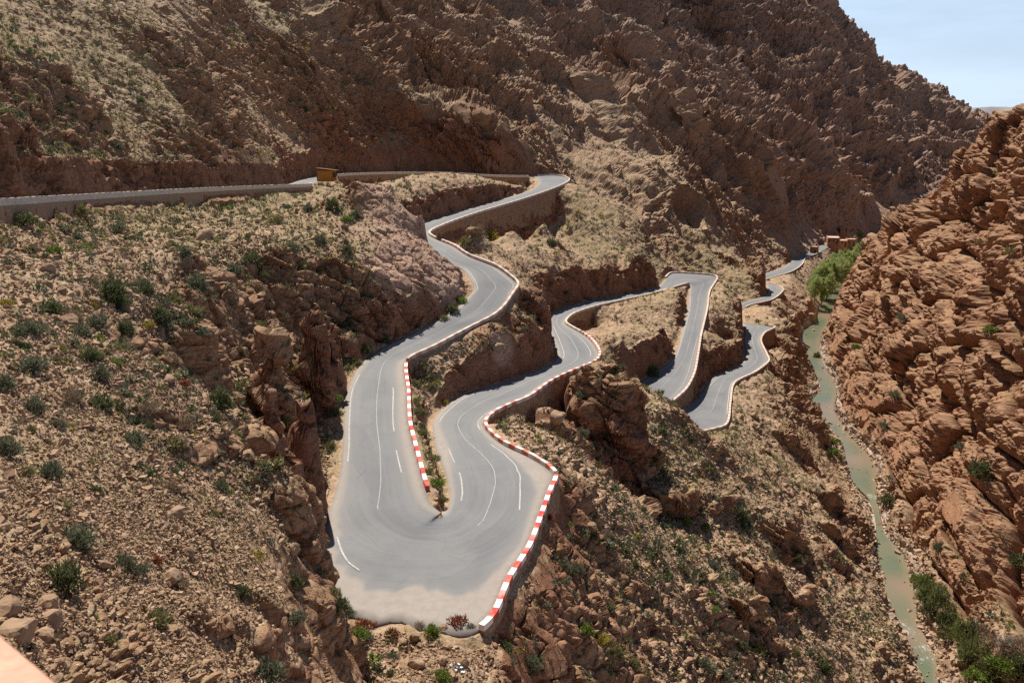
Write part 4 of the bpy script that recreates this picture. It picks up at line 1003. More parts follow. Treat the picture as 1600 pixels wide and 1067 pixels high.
# traced from the photograph: px, py of the foot, width in px, kind, own label or None
TR = [(120,858,50,'grey','big grey-green shrub on the left scree above the tallest dark bush'),(100,925,56,'green','tall dark green bush beside the pale fallen blocks at lower left'),
 (195,890,32,'grey',None),(218,898,26,'grey',None),(280,922,30,'dry','dry brown shrub beside the small red bush on the left scree'),(378,934,22,'green',None),(460,920,30,'green','green shrub on the brink of the dark cliff by the big hairpin'),
 (245,980,46,'olive','wide low olive shrub above the ledge at the bottom left'),(150,966,13,'bright','tiny bright green tuft beside the pale boulders'),(88,1000,17,'dry',None),(345,768,24,'grey',None),(265,766,26,'dry',None),(80,752,42,'grey','low grey-green bush at the left edge of the scree, one of two side by side'),(42,746,30,'olive',None),
 (150,772,18,'green',None),(422,1062,48,'grey','large grey-green shrub at the foot of the ledge on the bottom edge'),(465,972,26,'grey',None),(335,806,15,'olive',None),(85,864,14,'red','small rusty red bush left of the big grey-green shrub'),(243,882,21,'red','small deep red bush in the middle of the left scree'),(175,1003,22,'olive',None),(190,1010,20,'dry',None),
 (45,528,42,'grey',None),(50,584,40,'grey',None),(6,610,36,'grey','grey-green bush cut by the left edge of the view, halfway down'),(80,492,32,'green',None),(110,502,32,'dry',None),(176,470,42,'green','large dark green bush at the top of the left scree slope'),(186,482,30,'green',None),(125,528,30,'grey',None),(152,512,28,'grey',None),(195,522,28,'green',None),
 (250,508,30,'green',None),(262,516,24,'grey',None),(145,564,26,'green',None),(158,595,28,'grey',None),(55,646,34,'grey',None),(112,632,36,'dry',None),(158,643,30,'green',None),(90,670,22,'grey',None),(220,458,32,'grey',None),(305,456,36,'grey',None),(272,478,26,'olive',None),(300,497,36,'olive',None),
 (362,478,22,'dry',None),(405,520,26,'olive',None),(345,638,38,'green','dark shrub standing over the shadowed rock ledge in mid slope'),(285,672,34,'dry',None),(210,697,36,'grey',None),(270,568,20,'dry',None),(315,524,20,'grey',None),(400,688,26,'grey',None),(10,712,34,'grey',None),(270,394,30,'olive',None),(290,402,24,'grey',None),
 (145,482,18,'yellow','yellow-flowering bush between grey shrubs on the upper left scree'),(232,513,17,'yellow','small yellow-flowering bush right of the dark shrub on mid scree'),(8,478,24,'yellow','yellow-green bush on the left edge of the view below the upper wall'),(288,604,18,'red',None),(110,668,14,'yellow',None),(42,352,32,'green','dark round bush right under the upper road wall near the left edge'),(125,336,22,'olive',None),(185,362,20,'grey',None),
 (365,430,22,'grey',None),(395,415,24,'green',None),(480,330,20,'grey',None),(520,330,22,'green',None),(540,345,20,'bright',None),(560,330,16,'dry',None),(430,350,20,'olive',None),(455,395,22,'grey',None),(540,395,18,'green',None),(555,340,16,'green',None),(500,380,18,'grey',None),
 (1157,815,26,'green',None),(1100,825,18,'bright','bright green bush in the shadow under the crag right of the hairpin'),(1246,880,18,'grey','grey-green bush clinging to the front of the big crag'),(1065,888,22,'olive',None),(1145,902,16,'grey',None),(1240,1024,22,'olive',None),(1285,1050,26,'green',None),(1100,1048,28,'grey',None),(1130,1062,24,'grey',None),
 (790,1020,22,'green','dark bush below the end of the striped parapet'),(832,1042,28,'grey',None),(900,902,26,'grey',None),(880,888,20,'grey',None),(950,955,24,'olive',None),(1062,870,22,'green',None),(915,990,24,'bright',None),(962,1024,32,'olive',None),(990,1045,24,'olive',None),(940,1005,22,'yellow',None),(860,812,16,'red','small reddish bush at the foot of the striped parapet wall'),
 (657,650,26,'green','dark green bush at the upper end of the planted median'),(652,628,20,'olive',None),(662,684,28,'green',None),(676,722,26,'green',None),(684,762,28,'olive','olive bush at the lower tip of the planted median'),(668,742,22,'green',None),(690,785,20,'grey',None),(648,604,20,'grey',None),(694,632,18,'yellow','yellow bush where the median meets the inner curve'),
 (560,998,26,'bright','bright green cushion bush below the outer edge of the big hairpin'),(568,982,28,'red','rusty red bush behind the bright green cushion at the hairpin edge'),(613,994,17,'red','small round rusty red bush in the middle of the hairpin edge'),(676,992,26,'bright','bright green low bush beside the pale stone on the hairpin edge'),(657,984,18,'dry',None),(716,980,28,'red','rusty red bush near the lower end of the striped parapet'),(737,984,15,'grey',None),
 (530,955,26,'green',None),(542,968,26,'grey',None),(520,928,22,'olive',None),(690,1062,26,'bright','bright green weeds below the two brown boulders'),(612,1056,16,'green',None),(520,630,22,'bright',None),(524,652,20,'green',None),(516,700,18,'olive',None),(722,474,22,'bright',None),(706,488,20,'green',None),(690,500,16,'olive',None),(570,552,18,'green',None),(555,572,20,'olive',None),
 (600,536,16,'green',None),(765,375,30,'yellow','large yellow-green bush on the pale rock below the tall curved wall'),(745,372,26,'dry',None),(728,384,22,'olive',None),(860,386,14,'green',None),(1020,588,20,'green',None),(1275,560,12,'green',None),(1385,790,24,'green','dark bush on the right bank just above the narrow river bend'),(1380,668,14,'grey',None),(1395,620,18,'grey',None),(1410,500,20,'grey',None),(1335,545,14,'bright','bright green tuft on the rock face above the river'),
 (1590,880,26,'green',None),(1545,520,20,'bright',None),(1470,350,22,'bright',None),(1530,745,30,'green',None),(1465,860,20,'grey',None),(1500,700,16,'grey',None),(1580,400,22,'olive',None)]
used = []
for (x, y, w, kd, lb) in TR:
    k = ground_px(x, y - w * .12)
    if k is None: continue
    size = w * pdp[k] / F * 1.12
    if 644 < x < 698 and 595 < y < 790:
        size *= .74; kd = {'green': 'olive', 'grey': 'olive', 'olive': 'bright'}.get(kd, kd)
        if lb: lb = lb.replace('dark green bush', 'low olive bush').replace('olive bush at the lower tip', 'bright green bush at the lower tip')
    reg = 'on the stony slope left of the road' if x < 480 else 'beside the big hairpin bend' if 480 <= x < 770 and y > 500 else 'on the rocky slope above the road' if y < 500 and x < 1250 else 'on the slope between the road and the river' if x < 1300 else 'on the rock face beyond the river'
    sz_ = 'large' if w >= 34 else 'small' if w < 22 else 'medium-sized'
    put_shrub(k, size, kd, lb or f'{sz_} {KW[kd]} shrub {reg}', hz=1.0)
    used.append((PD[k][0], PD[k][1]))
used = np.array(used)
# others, scattered in the ground plane where the slopes carry cover
r2 = random.Random(9)
cand = np.nonzero(okb & (roadd > 1.4) & (rivd > 2.5) & (NG[:, 2] > .5) & (d_f > 30) & (d_f < 800))[0]
dens = (.25 + sstep(-.1, .45, fbm(PD[cand] / 16 + 50, 3)) + .8 * vegm[cand]) * np.where(gorge[cand] > .5, .35, 1) * sstep(38, 110, d_f[cand]) / np.clip(d_f[cand] / 110, 1, 2.2) * (1 - .92 * pale[cand])
sel = rng.choice(cand, 5000, replace=False, p=dens / dens.sum())
n_ind = 0; small = []
for k in sel:
    dd = float(d_f[k]); size = float(np.clip(rng.lognormal(math.log(.75), .38), .35, 1.7)) * (1.15 if dd > 90 else .8) * (1.0 if dd < 300 else 1.5)
    kd = r2.choices(['grey', 'green', 'olive', 'dry', 'bright', 'yellow', 'red'], [40, 24, 20, 10, 4, 3, .6])[0]
    if n_ind < 150 and size / dd * F > 9.5 and np.min(np.hypot(used[:, 0] - PD[k][0], used[:, 1] - PD[k][1])) > 1.6 and 0 < ppx[k] < 1600:
        x = ppx[k]; y = ppy[k]
        reg = 'on the stony slope left of the road' if x < 480 and y > 320 else 'on the mountainside above the upper road' if y < 320 and x < 900 else 'beside the big hairpin bend' if 480 <= x < 770 and y > 500 else 'on the rocky slope above the road' if y < 500 and x < 1250 else 'on the slope between the road and the river' if x < 1300 else 'on the rock face beyond the river'
        put_shrub(k, size, kd, f'small {KW[kd]} shrub {reg}', rr_=r2); n_ind += 1
    else: small.append((k, size, kd))
byk = {}
for (k, size, kd) in small: byk.setdefault(kd, []).append((k, size))
for kd, L in byk.items():
    Vs, Fs, Ts = [], [], []; c = 0
    proto = [blades(*{'dry': (44, .5, .5, .07, .34)}.get(kd, (52, .5, .55, .15, .28)), seed=40 + s) for s in range(4)]
    for (k, size) in L:
        V, f, t = proto[r2.randrange(4)]; a = r2.uniform(0, 6.28); ca_, sa_ = math.cos(a), math.sin(a)
        R3 = np.array([[ca_, -sa_, 0], [sa_, ca_, 0], [0, 0, 1]])
        Vs.append((V @ R3.T) * size * np.array((1, 1, r2.uniform(.7, 1.1))) + PD[k] - np.array((0, 0, .04))); Fs.append(f + c); Ts.append(t); c += len(V)
    mesh_obj('low_scrub', np.concatenate(Vs), np.concatenate(Fs), LEAF[kd], smooth=False, attrs={'tone': np.concatenate(Ts)}, kind='stuff')
# fine tufts of grass and herbs
cand = np.nonzero(okb & (roadd > .9) & (rivd > 2) & (NG[:, 2] > .5) & (d_f > 22) & (d_f < 300))[0]
dens = (.06 + sstep(.1, .6, fbm(PD[cand] / 9 + 20, 3)) + 1.2 * vegm[cand]) * np.where(gorge[cand] > .5, .4, 1)
dens = dens * (1 - .85 * pale[cand]) * (1 + 3 * ((roadd[cand] < 3.5) & (slope[cand] < .3)))
sel = rng.choice(cand, 16000, replace=False, p=dens / dens.sum()); nt = len(sel)
h = np.clip(rng.lognormal(math.log(.2), .4, nt), .08, .55) * np.clip(d_f[sel] / 90, .35, 2)
a = rng.uniform(0, 6.28, (nt, 5)); ln = rng.uniform(.2, .9, (nt, 5))
base = PD[sel][:, None] + np.stack([np.cos(a) * h[:, None] * .25, np.sin(a) * h[:, None] * .25, -.02 + 0 * a], -1)
tip = base + np.stack([np.cos(a) * ln * h[:, None], np.sin(a) * ln * h[:, None], h[:, None] * rng.uniform(.6, 1.1, (nt, 5))], -1)
sd_ = np.stack([-np.sin(a), np.cos(a), 0 * a], -1) * (h * .22)[:, None, None]
V = np.stack([base - sd_, base + sd_, tip], 2).reshape(-1, 3); f = np.arange(len(V)).reshape(-1, 3)
mesh_obj('grass', V, f, LEAF['olive'], smooth=False, attrs={'tone': np.repeat(rng.random(nt * 5), 3)}, kind='stuff')

# ------------------------------------------------------------------ boulders
def boulder_mesh(seed, sub=2, blocky=.6):
    import bmesh
    bm = bmesh.new(); bmesh.ops.create_icosphere(bm, subdivisions=sub + 1, radius=.5); r = np.random.default_rng(seed)
    pl = r.normal(0, 1, (11, 3)); pl /= np.linalg.norm(pl, axis=1, keepdims=True); off = r.uniform(.26, .42, 11)
    for v in bm.verts:
        c = np.array(v.co)
        for q, o in zip(pl, off):
            t = c @ q
            if t > o: c = c - q * (t - o) * .93
        v.co = c
    P_ = np.array([v.co for v in bm.verts]); nn = fbm(P_ * 5 + seed, 3)
    for v, x in zip(bm.verts, nn): v.co *= 1 + .13 * float(x)
    me = bpy.data.meshes.new('boulder'); bm.to_mesh(me); bm.free()
    at = me.attributes.new('tone', 'FLOAT', 'POINT'); at.data.foreach_set('value', np.full(len(me.vertices), .12 + .4 * r.random(), np.float32))
    me.materials.append(M_STONE); return me
BM = [boulder_mesh(s) for s in range(7)]
BO = [(76,952,34,'pale flat-topped boulder at the foot of the tall dark green bush'),(82,976,36,'pale boulder in the lower left, second in the little staircase of blocks'),(70,995,28,'dark shadowed block at the bottom of the boulder staircase'),(30,1000,58,'big red-brown boulder right by the pink wall at lower left'),(12,960,40,'red-brown boulder on the left edge above the pink wall'),
 (192,945,20,'pale angular boulder on the lower left scree, larger of a pair'),(172,952,14,'smaller pale boulder left of the angular one on the lower scree'),(694,983,14,'pale rounded stone on the outer hairpin edge beside the bright green bush'),(646,997,17,'orange-brown stone below the outer hairpin edge'),(628,1004,14,'low orange stone left of the orange-brown one'),
 (652,1040,22,'brown boulder below the hairpin, right of a pair'),(634,1042,20,'yellowish boulder below the hairpin, left of a pair'),(690,1035,15,'dark upright stone above the bright green weeds'),(727,1038,17,'pale stone beside the rubbish heap'),(915,606,40,'large square-cut rock block under the winding striped parapet'),
 (1178,650,12,'pale stone on the slope right of the lowest hairpin'),(778,545,20,'pale lumpy rock on the ledge under the S-bend wall'),(870,655,26,'jagged grey rock below the winding parapet'),(740,366,20,'pale pointed rock below the tall curved wall'),(1268,500,16,'pink-white boulder on the left bank of the far river')]
for i, (x, y, w, lb) in enumerate(BO):
    k = ground_px(x, y)
    if k is None: continue
    s_ = w * pdp[k] / F * 1.1
    o = bpy.data.objects.new('boulder', BM[i % 7]); COL.objects.link(o)
    o.location = PD[k] + np.array((0, 0, s_ * .22)); o.rotation_euler = (random.uniform(-.3, .3), random.uniform(-.3, .3), random.uniform(0, 6)); o.scale = (s_ * 1.15, s_, s_ * .85)
    tag(o, lb, 'boulder', 'boulders lying on the slopes')
cand = np.nonzero(okb & (roadd > 3) & (rivd > 4) & (d_f > 24) & (d_f < 230) & (NG[:, 2] > .5) & (gorge < .5))[0]
sel = rng.choice(cand, 110, replace=False)
for i, k in enumerate(sel):
    s_ = float(np.clip(rng.lognormal(math.log(.75), .4), .4, 2.2)) * (.75 if d_f[k] < 70 else 1.35)
    o = bpy.data.objects.new('boulder', BM[i % 7]); COL.objects.link(o)
    o.location = PD[k] + np.array((0, 0, s_ * .15)); o.rotation_euler = (random.uniform(-.5, .5), random.uniform(-.5, .5), random.uniform(0, 6)); o.scale = (s_ * random.uniform(.9, 1.4), s_, s_ * random.uniform(.6, .9))
    x = ppx[k]
    tag(o, 'angular tan boulder lying loose on the ' + ('stony slope left of the road' if x < 500 else 'slope between the road and the river' if x > 770 and ppy[k] > 560 else 'rocky ground between the bends'), 'boulder', 'boulders lying on the slopes')

# ------------------------------------------------------------------ trees along the far river
def tube(path, rads, ns=6):
    P_ = np.array(path, float); T = np.gradient(P_, axis=0); T /= np.linalg.norm(T, axis=1, keepdims=True)
    a = np.cross(T, (.3, .9, .2)); a /= np.linalg.norm(a, axis=1, keepdims=True); b = np.cross(T, a)
    th = np.linspace(0, 2*np.pi, ns, endpoint=False)
    V = P_[:, None] + np.array(rads)[:, None, None] * (np.cos(th)[None, :, None] * a[:, None] + np.sin(th)[None, :, None] * b[:, None])
    i, j = np.meshgrid(np.arange(len(P_) - 1), np.arange(ns), indexing='ij'); j2 = (j + 1) % ns
    f = np.stack([i*ns + j, i*ns + j2, (i+1)*ns + j2, (i+1)*ns + j], -1).reshape(-1, 4)
    return V.reshape(-1, 3), f
def join(parts):
    Vs, Fs, c = [], [], 0
    for V, f in parts: Vs.append(V); Fs.append(f + c); c += len(V)
    return np.concatenate(Vs), np.concatenate(Fs)
def tree_proto(kind, seed):
    r = np.random.default_rng(seed); slim = kind == 'poplar'
    trunk = [(0, 0, 0)]; 
    for k in range(6): trunk.append((trunk[-1][0] + r.normal(0, .012), trunk[-1][1] + r.normal(0, .012), (k + 1) / 6 * .9))
    parts = [tube(trunk, np.linspace(.02, .003, 7))]; ends = []
    for k in range(11):
        h0 = r.uniform(.22, .8); b0 = np.array((np.interp(h0, np.linspace(0, .9, 7), [q[0] for q in trunk]), np.interp(h0, np.linspace(0, .9, 7), [q[1] for q in trunk]), h0))
        a_ = r.uniform(0, 6.28); L = (.16 if slim else .27) * r.uniform(.7, 1.2) * (1.15 - h0)
        e = b0 + np.array((math.cos(a_) * L, math.sin(a_) * L, L * (1.3 if slim else .7)))
        m_ = (b0 + e) / 2 + np.array((0, 0, -.02)); parts.append(tube([b0, m_, e], [.008, .005, .002], 5)); ends.append(e)
    Vt, Ft = join(parts)
    Cv, Cf, Ct = [], [], []; c = 0
    ends += [np.array((r.normal(0, .05 if slim else .1), r.normal(0, .05 if slim else .1), z_)) for z_ in np.linspace(.3, .97, 12)]
    for i, e in enumerate(ends):
        rad = (.085 if slim else .13) * r.uniform(.7, 1.25)
        V, f, t = blades(95, rad, rad * 1.15, .022, .045, seed=seed * 50 + i, hollow=.1)
        V2, f2, t2 = blades(60, rad, -rad * .9, .022, .045, seed=seed * 50 + i + 25, hollow=.1)
        for (v_, ff, tt_) in ((V, f, t), (V2, f2, t2)): Cv.append(v_ + e); Cf.append(ff + c); Ct.append(tt_ * .7 + r.uniform(0, .3)); c += len(v_)
    return Vt, Ft, np.concatenate(Cv), np.concatenate(Cf), np.concatenate(Ct)
PROT = []
for s, kd in enumerate(['poplar', 'willow', 'willow', 'willow']):
    Vt, Ft, Cv, Cf, Ct = tree_proto(kd, s + 3)
    root = bpy.data.objects.new('riverside_tree', None); COL.objects.link(root)
    mesh_obj('trunk', Vt, Ft, M_BARK, parent=root); mesh_obj('crown', Cv, Cf, LEAF[kd], parent=root, smooth=False, attrs={'tone': Ct})
    PROT.append((kd, root))
TREES = [(1272,478,40,1),(1282,476,46,0),(1276,462,48,1),(1288,462,54,3),(1296,452,52,0),(1284,450,46,4),(1300,442,60,1),(1290,436,50,0),(1309,436,58,3),(1301,424,56,4),(1315,428,52,0),(1312,415,60,1),(1322,420,50,0),(1306,408,46,3),(1326,410,54,1),(1320,402,56,0),(1334,406,48,4),
         (1330,396,54,0),(1339,398,46,1),(1316,396,40,3),(1340,388,50,0),(1346,392,40,1),(1334,384,44,3),(1350,382,44,0),(1345,376,38,1),(1356,376,34,0),(1268,470,34,1),(1306,452,44,4),(1315,444,44,1),(1322,428,40,0),(1292,468,44,3),(1312,424,40,3),(1322,432,34,3),(1331,420,30,4)]
first = {}
for i, (x, y, hp_, v) in enumerate(TREES):
    zg = -93.2 + (480 - y) * -.0 ; q = at_z(x, y, -94.0 + (476 - min(y, 476)) * .012)
    v = {3: 2, 4: 3}.get(v, v); kd, pr = PROT[v]
    if v not in first: root = pr; first[v] = 1
    else:
        root = pr.copy(); COL.objects.link(root)
        for ch in list(pr.children):
            c_ = ch.copy(); COL.objects.link(c_); c_.parent = root
    hp_ = min(hp_, max(12, y - float(np.interp(x, [1262, 1300, 1320, 1356], [436, 402, 392, 368])))); H = hp_ * q[1] / F * 1.02
    z_g = ground_xy(q[0], q[1]); root.location = (q[0], q[1], min(z_g, q[2] + 2) - .2); root.rotation_euler = (0, 0, random.uniform(0, 6)); root.scale = (H, H, H)
    where = 'nearest the open water' if y > 465 else 'in the middle of the riverside grove' if y > 410 else 'at the village end of the riverside grove'
    tag(root, ('slim fresh green tree ' if kd == 'poplar' else 'broad pale green tree ') + where, 'tree', 'trees along the far river')
# shrubs and reeds along the near river, right bank
r3 = random.Random(4)
RS_ = [(1432,905,24,'bright'),(1440,918,26,'reed'),(1452,905,22,'bright'),(1445,935,28,'reed'),(1458,925,26,'olive'),(1462,945,28,'reed'),(1470,925,24,'olive'),(1452,958,26,'green'),(1480,952,28,'olive'),(1476,978,34,'green'),(1490,968,26,'olive'),(1500,985,28,'bright'),(1486,996,34,'olive'),(1505,1002,36,'reed'),
       (1515,988,30,'green'),(1522,1010,32,'olive'),(1512,1032,38,'reed'),(1540,1022,30,'olive'),(1520,1056,36,'bright'),(1545,1050,40,'reed'),(1560,1038,36,'bright'),(1562,1060,40,'bright'),(1578,1042,36,'bright'),(1585,1060,38,'olive'),(1594,1040,30,'green'),(1536,985,26,'dry'),(1590,1010,30,'dry'),(1572,1018,34,'dry'),(1545,1005,30,'dry'),
       (1300,690,16,'bright'),(1294,700,16,'olive'),(1304,706,16,'bright'),(1296,714,14,'green'),(1310,716,14,'olive')]
for (x, y, w, kd) in RS_:
    k = ground_px(x, y)
    if k is None: continue
    nm = 'reed_clump' if kd == 'reed' else 'shrub'
    put_shrub(k, w * pdp[k] / F * 1.0, kd, {'reed': 'tall olive reed clump', 'bright': 'bright green riverside bush', 'green': 'dark green riverside bush', 'olive': 'olive riverside bush', 'dry': 'brown dry riverside bush'}[kd] + (' on the right bank by the rapids' if x > 1400 else ' on the left gravel bar of the river'),
              'bushes and reeds along the river', nm, 'reeds' if kd == 'reed' else 'shrub', 1.1, r3)
# leafless tree among them
k = ground_px(1566, 1010)
root = empty('bare_tree', tuple(PD[k]), 'leafless grey tree with fine spreading branches among the riverside bushes', 'tree')
r = np.random.default_rng(3); lim_, tw = [], []
tw_l = [(np.array((0., 0, 0)), np.array((0., 0, 1.)), 1.3, .11, 0)]
while tw_l:
    b0, dr, L, rd_, lv = tw_l.pop()
    mid_ = b0 + dr * L * .5 + r.normal(0, .05 * L, 3); e = b0 + dr * L + r.normal(0, .08 * L, 3)
    (lim_ if lv < 2 else tw).append(tube([b0, mid_, e], [rd_, rd_ * .8, rd_ * .6], 5 if lv < 2 else 3))
    if lv < 5:
        for _ in range({0: 7, 1: 4, 2: 3, 3: 3, 4: 2}[lv]):
            nd = dr * .75 + r.normal(0, .62, 3); nd[2] = abs(nd[2]) * .7 + .12; nd /= np.linalg.norm(nd)
            tw_l.append((b0 + (e - b0) * r.uniform(.45, 1), nd, L * r.uniform(.55, .85), max(.014, rd_ * .55), lv + 1))
V, f = join(lim_); mesh_obj('trunk', V, f, M_BARE, parent=root); V, f = join(tw); mesh_obj('branches', V, f, M_BARE, parent=root)
# ------------------------------------------------------------------ far hills, kept low on the horizon
hx = np.linspace(900, 6200, 60); prof = []
for i, x in enumerate(hx):
    t = i / 59; top_ = 5200 * (.0125 + .006 * math.sin(t * 5.2 + .6) - .010 * abs(t - .45))
    prof.append([(x, 5000 + 0 * t, -140), (x, 5120, -60), (x + 10, 5260, top_ * .55 + 25 * math.sin(i * 1.3)), (x + 20, 5420, top_ + 9 * math.sin(i * .9)), (x, 6200, -100)])
strip(prof, 'hills', plain('far_hill_earth', (.235, .215, .215), .95, .25, .004), kind='structure')

# ------------------------------------------------------------------ box helper for built things
def boxes(name, L, mat, parent, smooth=False):
    """list of (centre, size, rot about z) in the parent's frame -> one mesh with slightly worn edges"""
    import bmesh
    bm = bmesh.new()
    for (c, s, a) in L:
        r = bmesh.ops.create_cube(bm, size=1.0); M = Matrix.Translation(c) @ Matrix.Rotation(a, 4, 'Z') @ Matrix.Diagonal((*s, 1))
        bmesh.ops.transform(bm, matrix=M, verts=r['verts'])
    bmesh.ops.bevel(bm, geom=bm.edges[:], offset=min(min(s) for c, s, a in L) * .06, segments=1, affect='EDGES')
    me = bpy.data.meshes.new(name); bm.to_mesh(me); bm.free(); me.materials.append(mat)
    o = bpy.data.objects.new(name, me); COL.objects.link(o); o.parent = parent; return o
# ------------------------------------------------------------------ wooden hut at the lay-by
def plank_material():
    g = NT_('orange_planks'); t = g.n('ShaderNodeTexCoord'); w = g.n('ShaderNodeTexWave'); w.wave_type = 'BANDS'; w.bands_direction = 'X'; w.inputs['Scale'].default_value = .75; w.inputs['Distortion'].default_value = 0
    g.l(t.outputs['Object'], w.inputs[0]); n = g.noise(g.mapv(t.outputs['Object'], (5, 5, .5)), 1, 3)
    c = g.mix(g.ramp(n, .3, .7), (.40, .17, .035), (.58, .28, .06)); g.col(g.mix(g.ramp(w.outputs[1], .0, .14, .75, 0), c, (.10, .04, .012))); return g.m
M_PLANK = plank_material(); M_DARK = plain('dark_opening', (.02, .016, .013), .8, .2)
hq = at_z(511, 283.5, -18.25); HW = 24.5 / F * hq[1]
hut = empty('wooden_hut', hq, 'small orange plank hut with sloping roof standing in the lay-by of the upper road', 'hut')
hut.rotation_euler = (0, 0, -.16)
hh = HW * .70
boxes('plank_wall', [((0, 0, hh * .5), (HW, HW * .72, hh), 0)], M_PLANK, hut)
M_TIM = plain('dark_timber', (.20, .09, .03), .85, .3, 8)
for sx in (-1, 1): boxes('corner_post', [((sx * (HW * .5 + .02), -HW * .36 - .02, hh * .5), (.16, .16, hh), 0)], M_TIM, hut)
ro = boxes('roof', [((HW * .06, -.12, 0), (HW * 1.26, HW * .95, .14), 0)], plain('weathered_roof_boards', (.30, .16, .07), .85, .3, 5), hut); ro.location = (0, 0, hh + .28); ro.rotation_euler = (-.07, .1, 0)
boxes('shutter', [((HW * .52, -.1, hh * .55), (.08, HW * .38, hh * .42), 0)], M_DARK, hut)
# ------------------------------------------------------------------ village by the river
WALLS = [plain('red_mud_plaster', (.36, .185, .115), .92, .2, .8, bump=.3), plain('orange_mud_plaster', (.42, .23, .145), .92, .2, .8, bump=.3), plain('brown_mud_plaster', (.28, .15, .09), .92, .2, .8, bump=.3)]
ROOFS = [plain('pale_flat_roof', (.58, .42, .33), .9, .15, .8), plain('pink_flat_roof', (.55, .33, .25), .9, .15, .8)]
VH = [  # px, py of the roof's near edge, distance, width px, height px, depth m, wall, roof, turn, label, windows
 (1302,385,590,18,9,12,0,0,-.25,'flat-roofed red house nearest the road end with a broad pale roof',3),
 (1316,377,622,17,8,10,1,1,-.25,'orange house with a pink flat roof behind the first red house',3),
 (1331,375,628,14,10,10,1,1,-.2,'tall orange-red house at the tree side of the village',2),
 (1318,371,655,12,5,8,0,1,-.2,'small low red house at the back of the village',2),
 (1270,401,545,11,10,6,2,0,-.5,'brown roadside building with dark openings below the road edge',2),
 (1333,347,760,15,6,9,0,1,-.1,'pinkish house set high above the village under the cliff',2),
 (1349,351,770,12,4,8,0,0,-.1,'low pale-roofed house right of the high pinkish one',2),
 (1340,354,735,16,4,8,2,1,-.15,'long low brown house in front of the two high houses',3)]
for (x, y, d, wp, hp_, dep, wi, ri, rot, lb, nw) in VH:
    if d > 700: d = float(d_f[ground_px(x, y + 5)]) - 2
    q = at_d(x, y, d); Wm = wp / F * d; Hm = hp_ / F * d
    zg_ = max(q[2] - Hm, max(ground_xy(q[0] + a_, q[1] + b_) for a_ in (-4, 0, 4) for b_ in (-1, 3)) - .4)
    root = empty('village_house', (q[0], q[1], zg_), lb, 'house', 'houses of the village by the river'); root.rotation_euler = (0, 0, rot)
    boxes('wall', [((0, dep / 2, Hm * .5 - 3), (Wm, dep, Hm + 6), 0)], WALLS[wi], root)
    boxes('roof', [((0, dep / 2, Hm + .04), (Wm - .5, dep - .5, .1), 0)], ROOFS[ri], root)
    for e_ in [((0, .16, Hm + .25), (Wm + .06, .34, .5), 0), ((0, dep - .16, Hm + .25), (Wm + .06, .34, .5), 0), ((-Wm / 2 + .16, dep / 2, Hm + .25), (.34, dep - .66, .5), 0), ((Wm / 2 - .16, dep / 2, Hm + .25), (.34, dep - .66, .5), 0)]: boxes('roof_edge', [e_], WALLS[wi], root)
    for k in range(nw):
        wx = (k + .5) / nw * Wm - Wm / 2
        w_ = boxes('window', [((wx, -.02, Hm * .62), (Wm * .11, .08, Hm * .26), 0)], M_DARK, root)
    boxes('door', [((Wm * .28, -.03, 1.0), (1.1, .1, 2.1), 0)], plain('door_wood', (.09, .05, .03), .8, .3), root)
# ------------------------------------------------------------------ rubbish heap by the mound
k = ground_px(713, 1044); M_RUB = [plain('white_plastic', (.62, .62, .63), .5, .3, 9), plain('dark_plastic', (.03, .035, .045), .5, .3, 9)]
heap = empty('rubbish_heap', tuple(PD[k]), 'small heap of dark and white plastic rubbish below the big hairpin', 'rubbish')
for nm, m_, cnt in (('white_bag', M_RUB[0], 11), ('black_bag', M_RUB[1], 13)):
    L = [((random.gauss(0, .42), random.gauss(0, .34), random.uniform(.02, .22)), (random.uniform(.12, .34), random.uniform(.1, .26), random.uniform(.06, .18)), random.uniform(0, 3)) for _ in range(cnt)]
    for l_ in L: boxes(nm, [l_], m_, heap)
# ------------------------------------------------------------------ viewpoint terrace with its pink wall
a_ = np.array(at_z(-6, 985, -.55)); b_ = np.array(at_z(92, 1068, -.55)); dr = (b_ - a_)[:2]; dr /= np.linalg.norm(dr); nrm = np.array((-dr[1], dr[0]))   # outward (away from the viewer)
if nrm @ a_[:2] < 0: nrm = -nrm
ang = math.atan2(dr[1], dr[0]); mid_ = (a_ + b_)[:2] / 2
M_PINK = plain('pink_wall_plaster', (.62, .33, .235), .85, .12, 14, bump=.25)
tw_ = empty('terrace_wall', (float(mid_[0]), float(mid_[1]), -1.6), 'pink plastered wall top of the viewing terrace in the bottom left corner, out of focus', 'wall')
tw_.rotation_euler = (0, 0, ang)
sg = 1 if (np.array((-math.sin(ang), math.cos(ang))) @ nrm) > 0 else -1
boxes('wall_body', [((0, -sg * .15, .5), (7, .28, .98), 0)], M_PINK, tw_)
boxes('coping', [((0, -sg * .15, 1.02), (7, .30, .06), 0)], M_PINK, tw_)
tf = boxes('terrace', [((0, -sg * 3.15, -6.0), (7.4, 5.9, 11.9), 0)], plain('terrace_stone', (.40, .28, .20), .9, .2, 2), None)
tf.location = (float(mid_[0]), float(mid_[1]), -1.7); tf.rotation_euler = (0, 0, ang); tf['kind'] = 'structure'
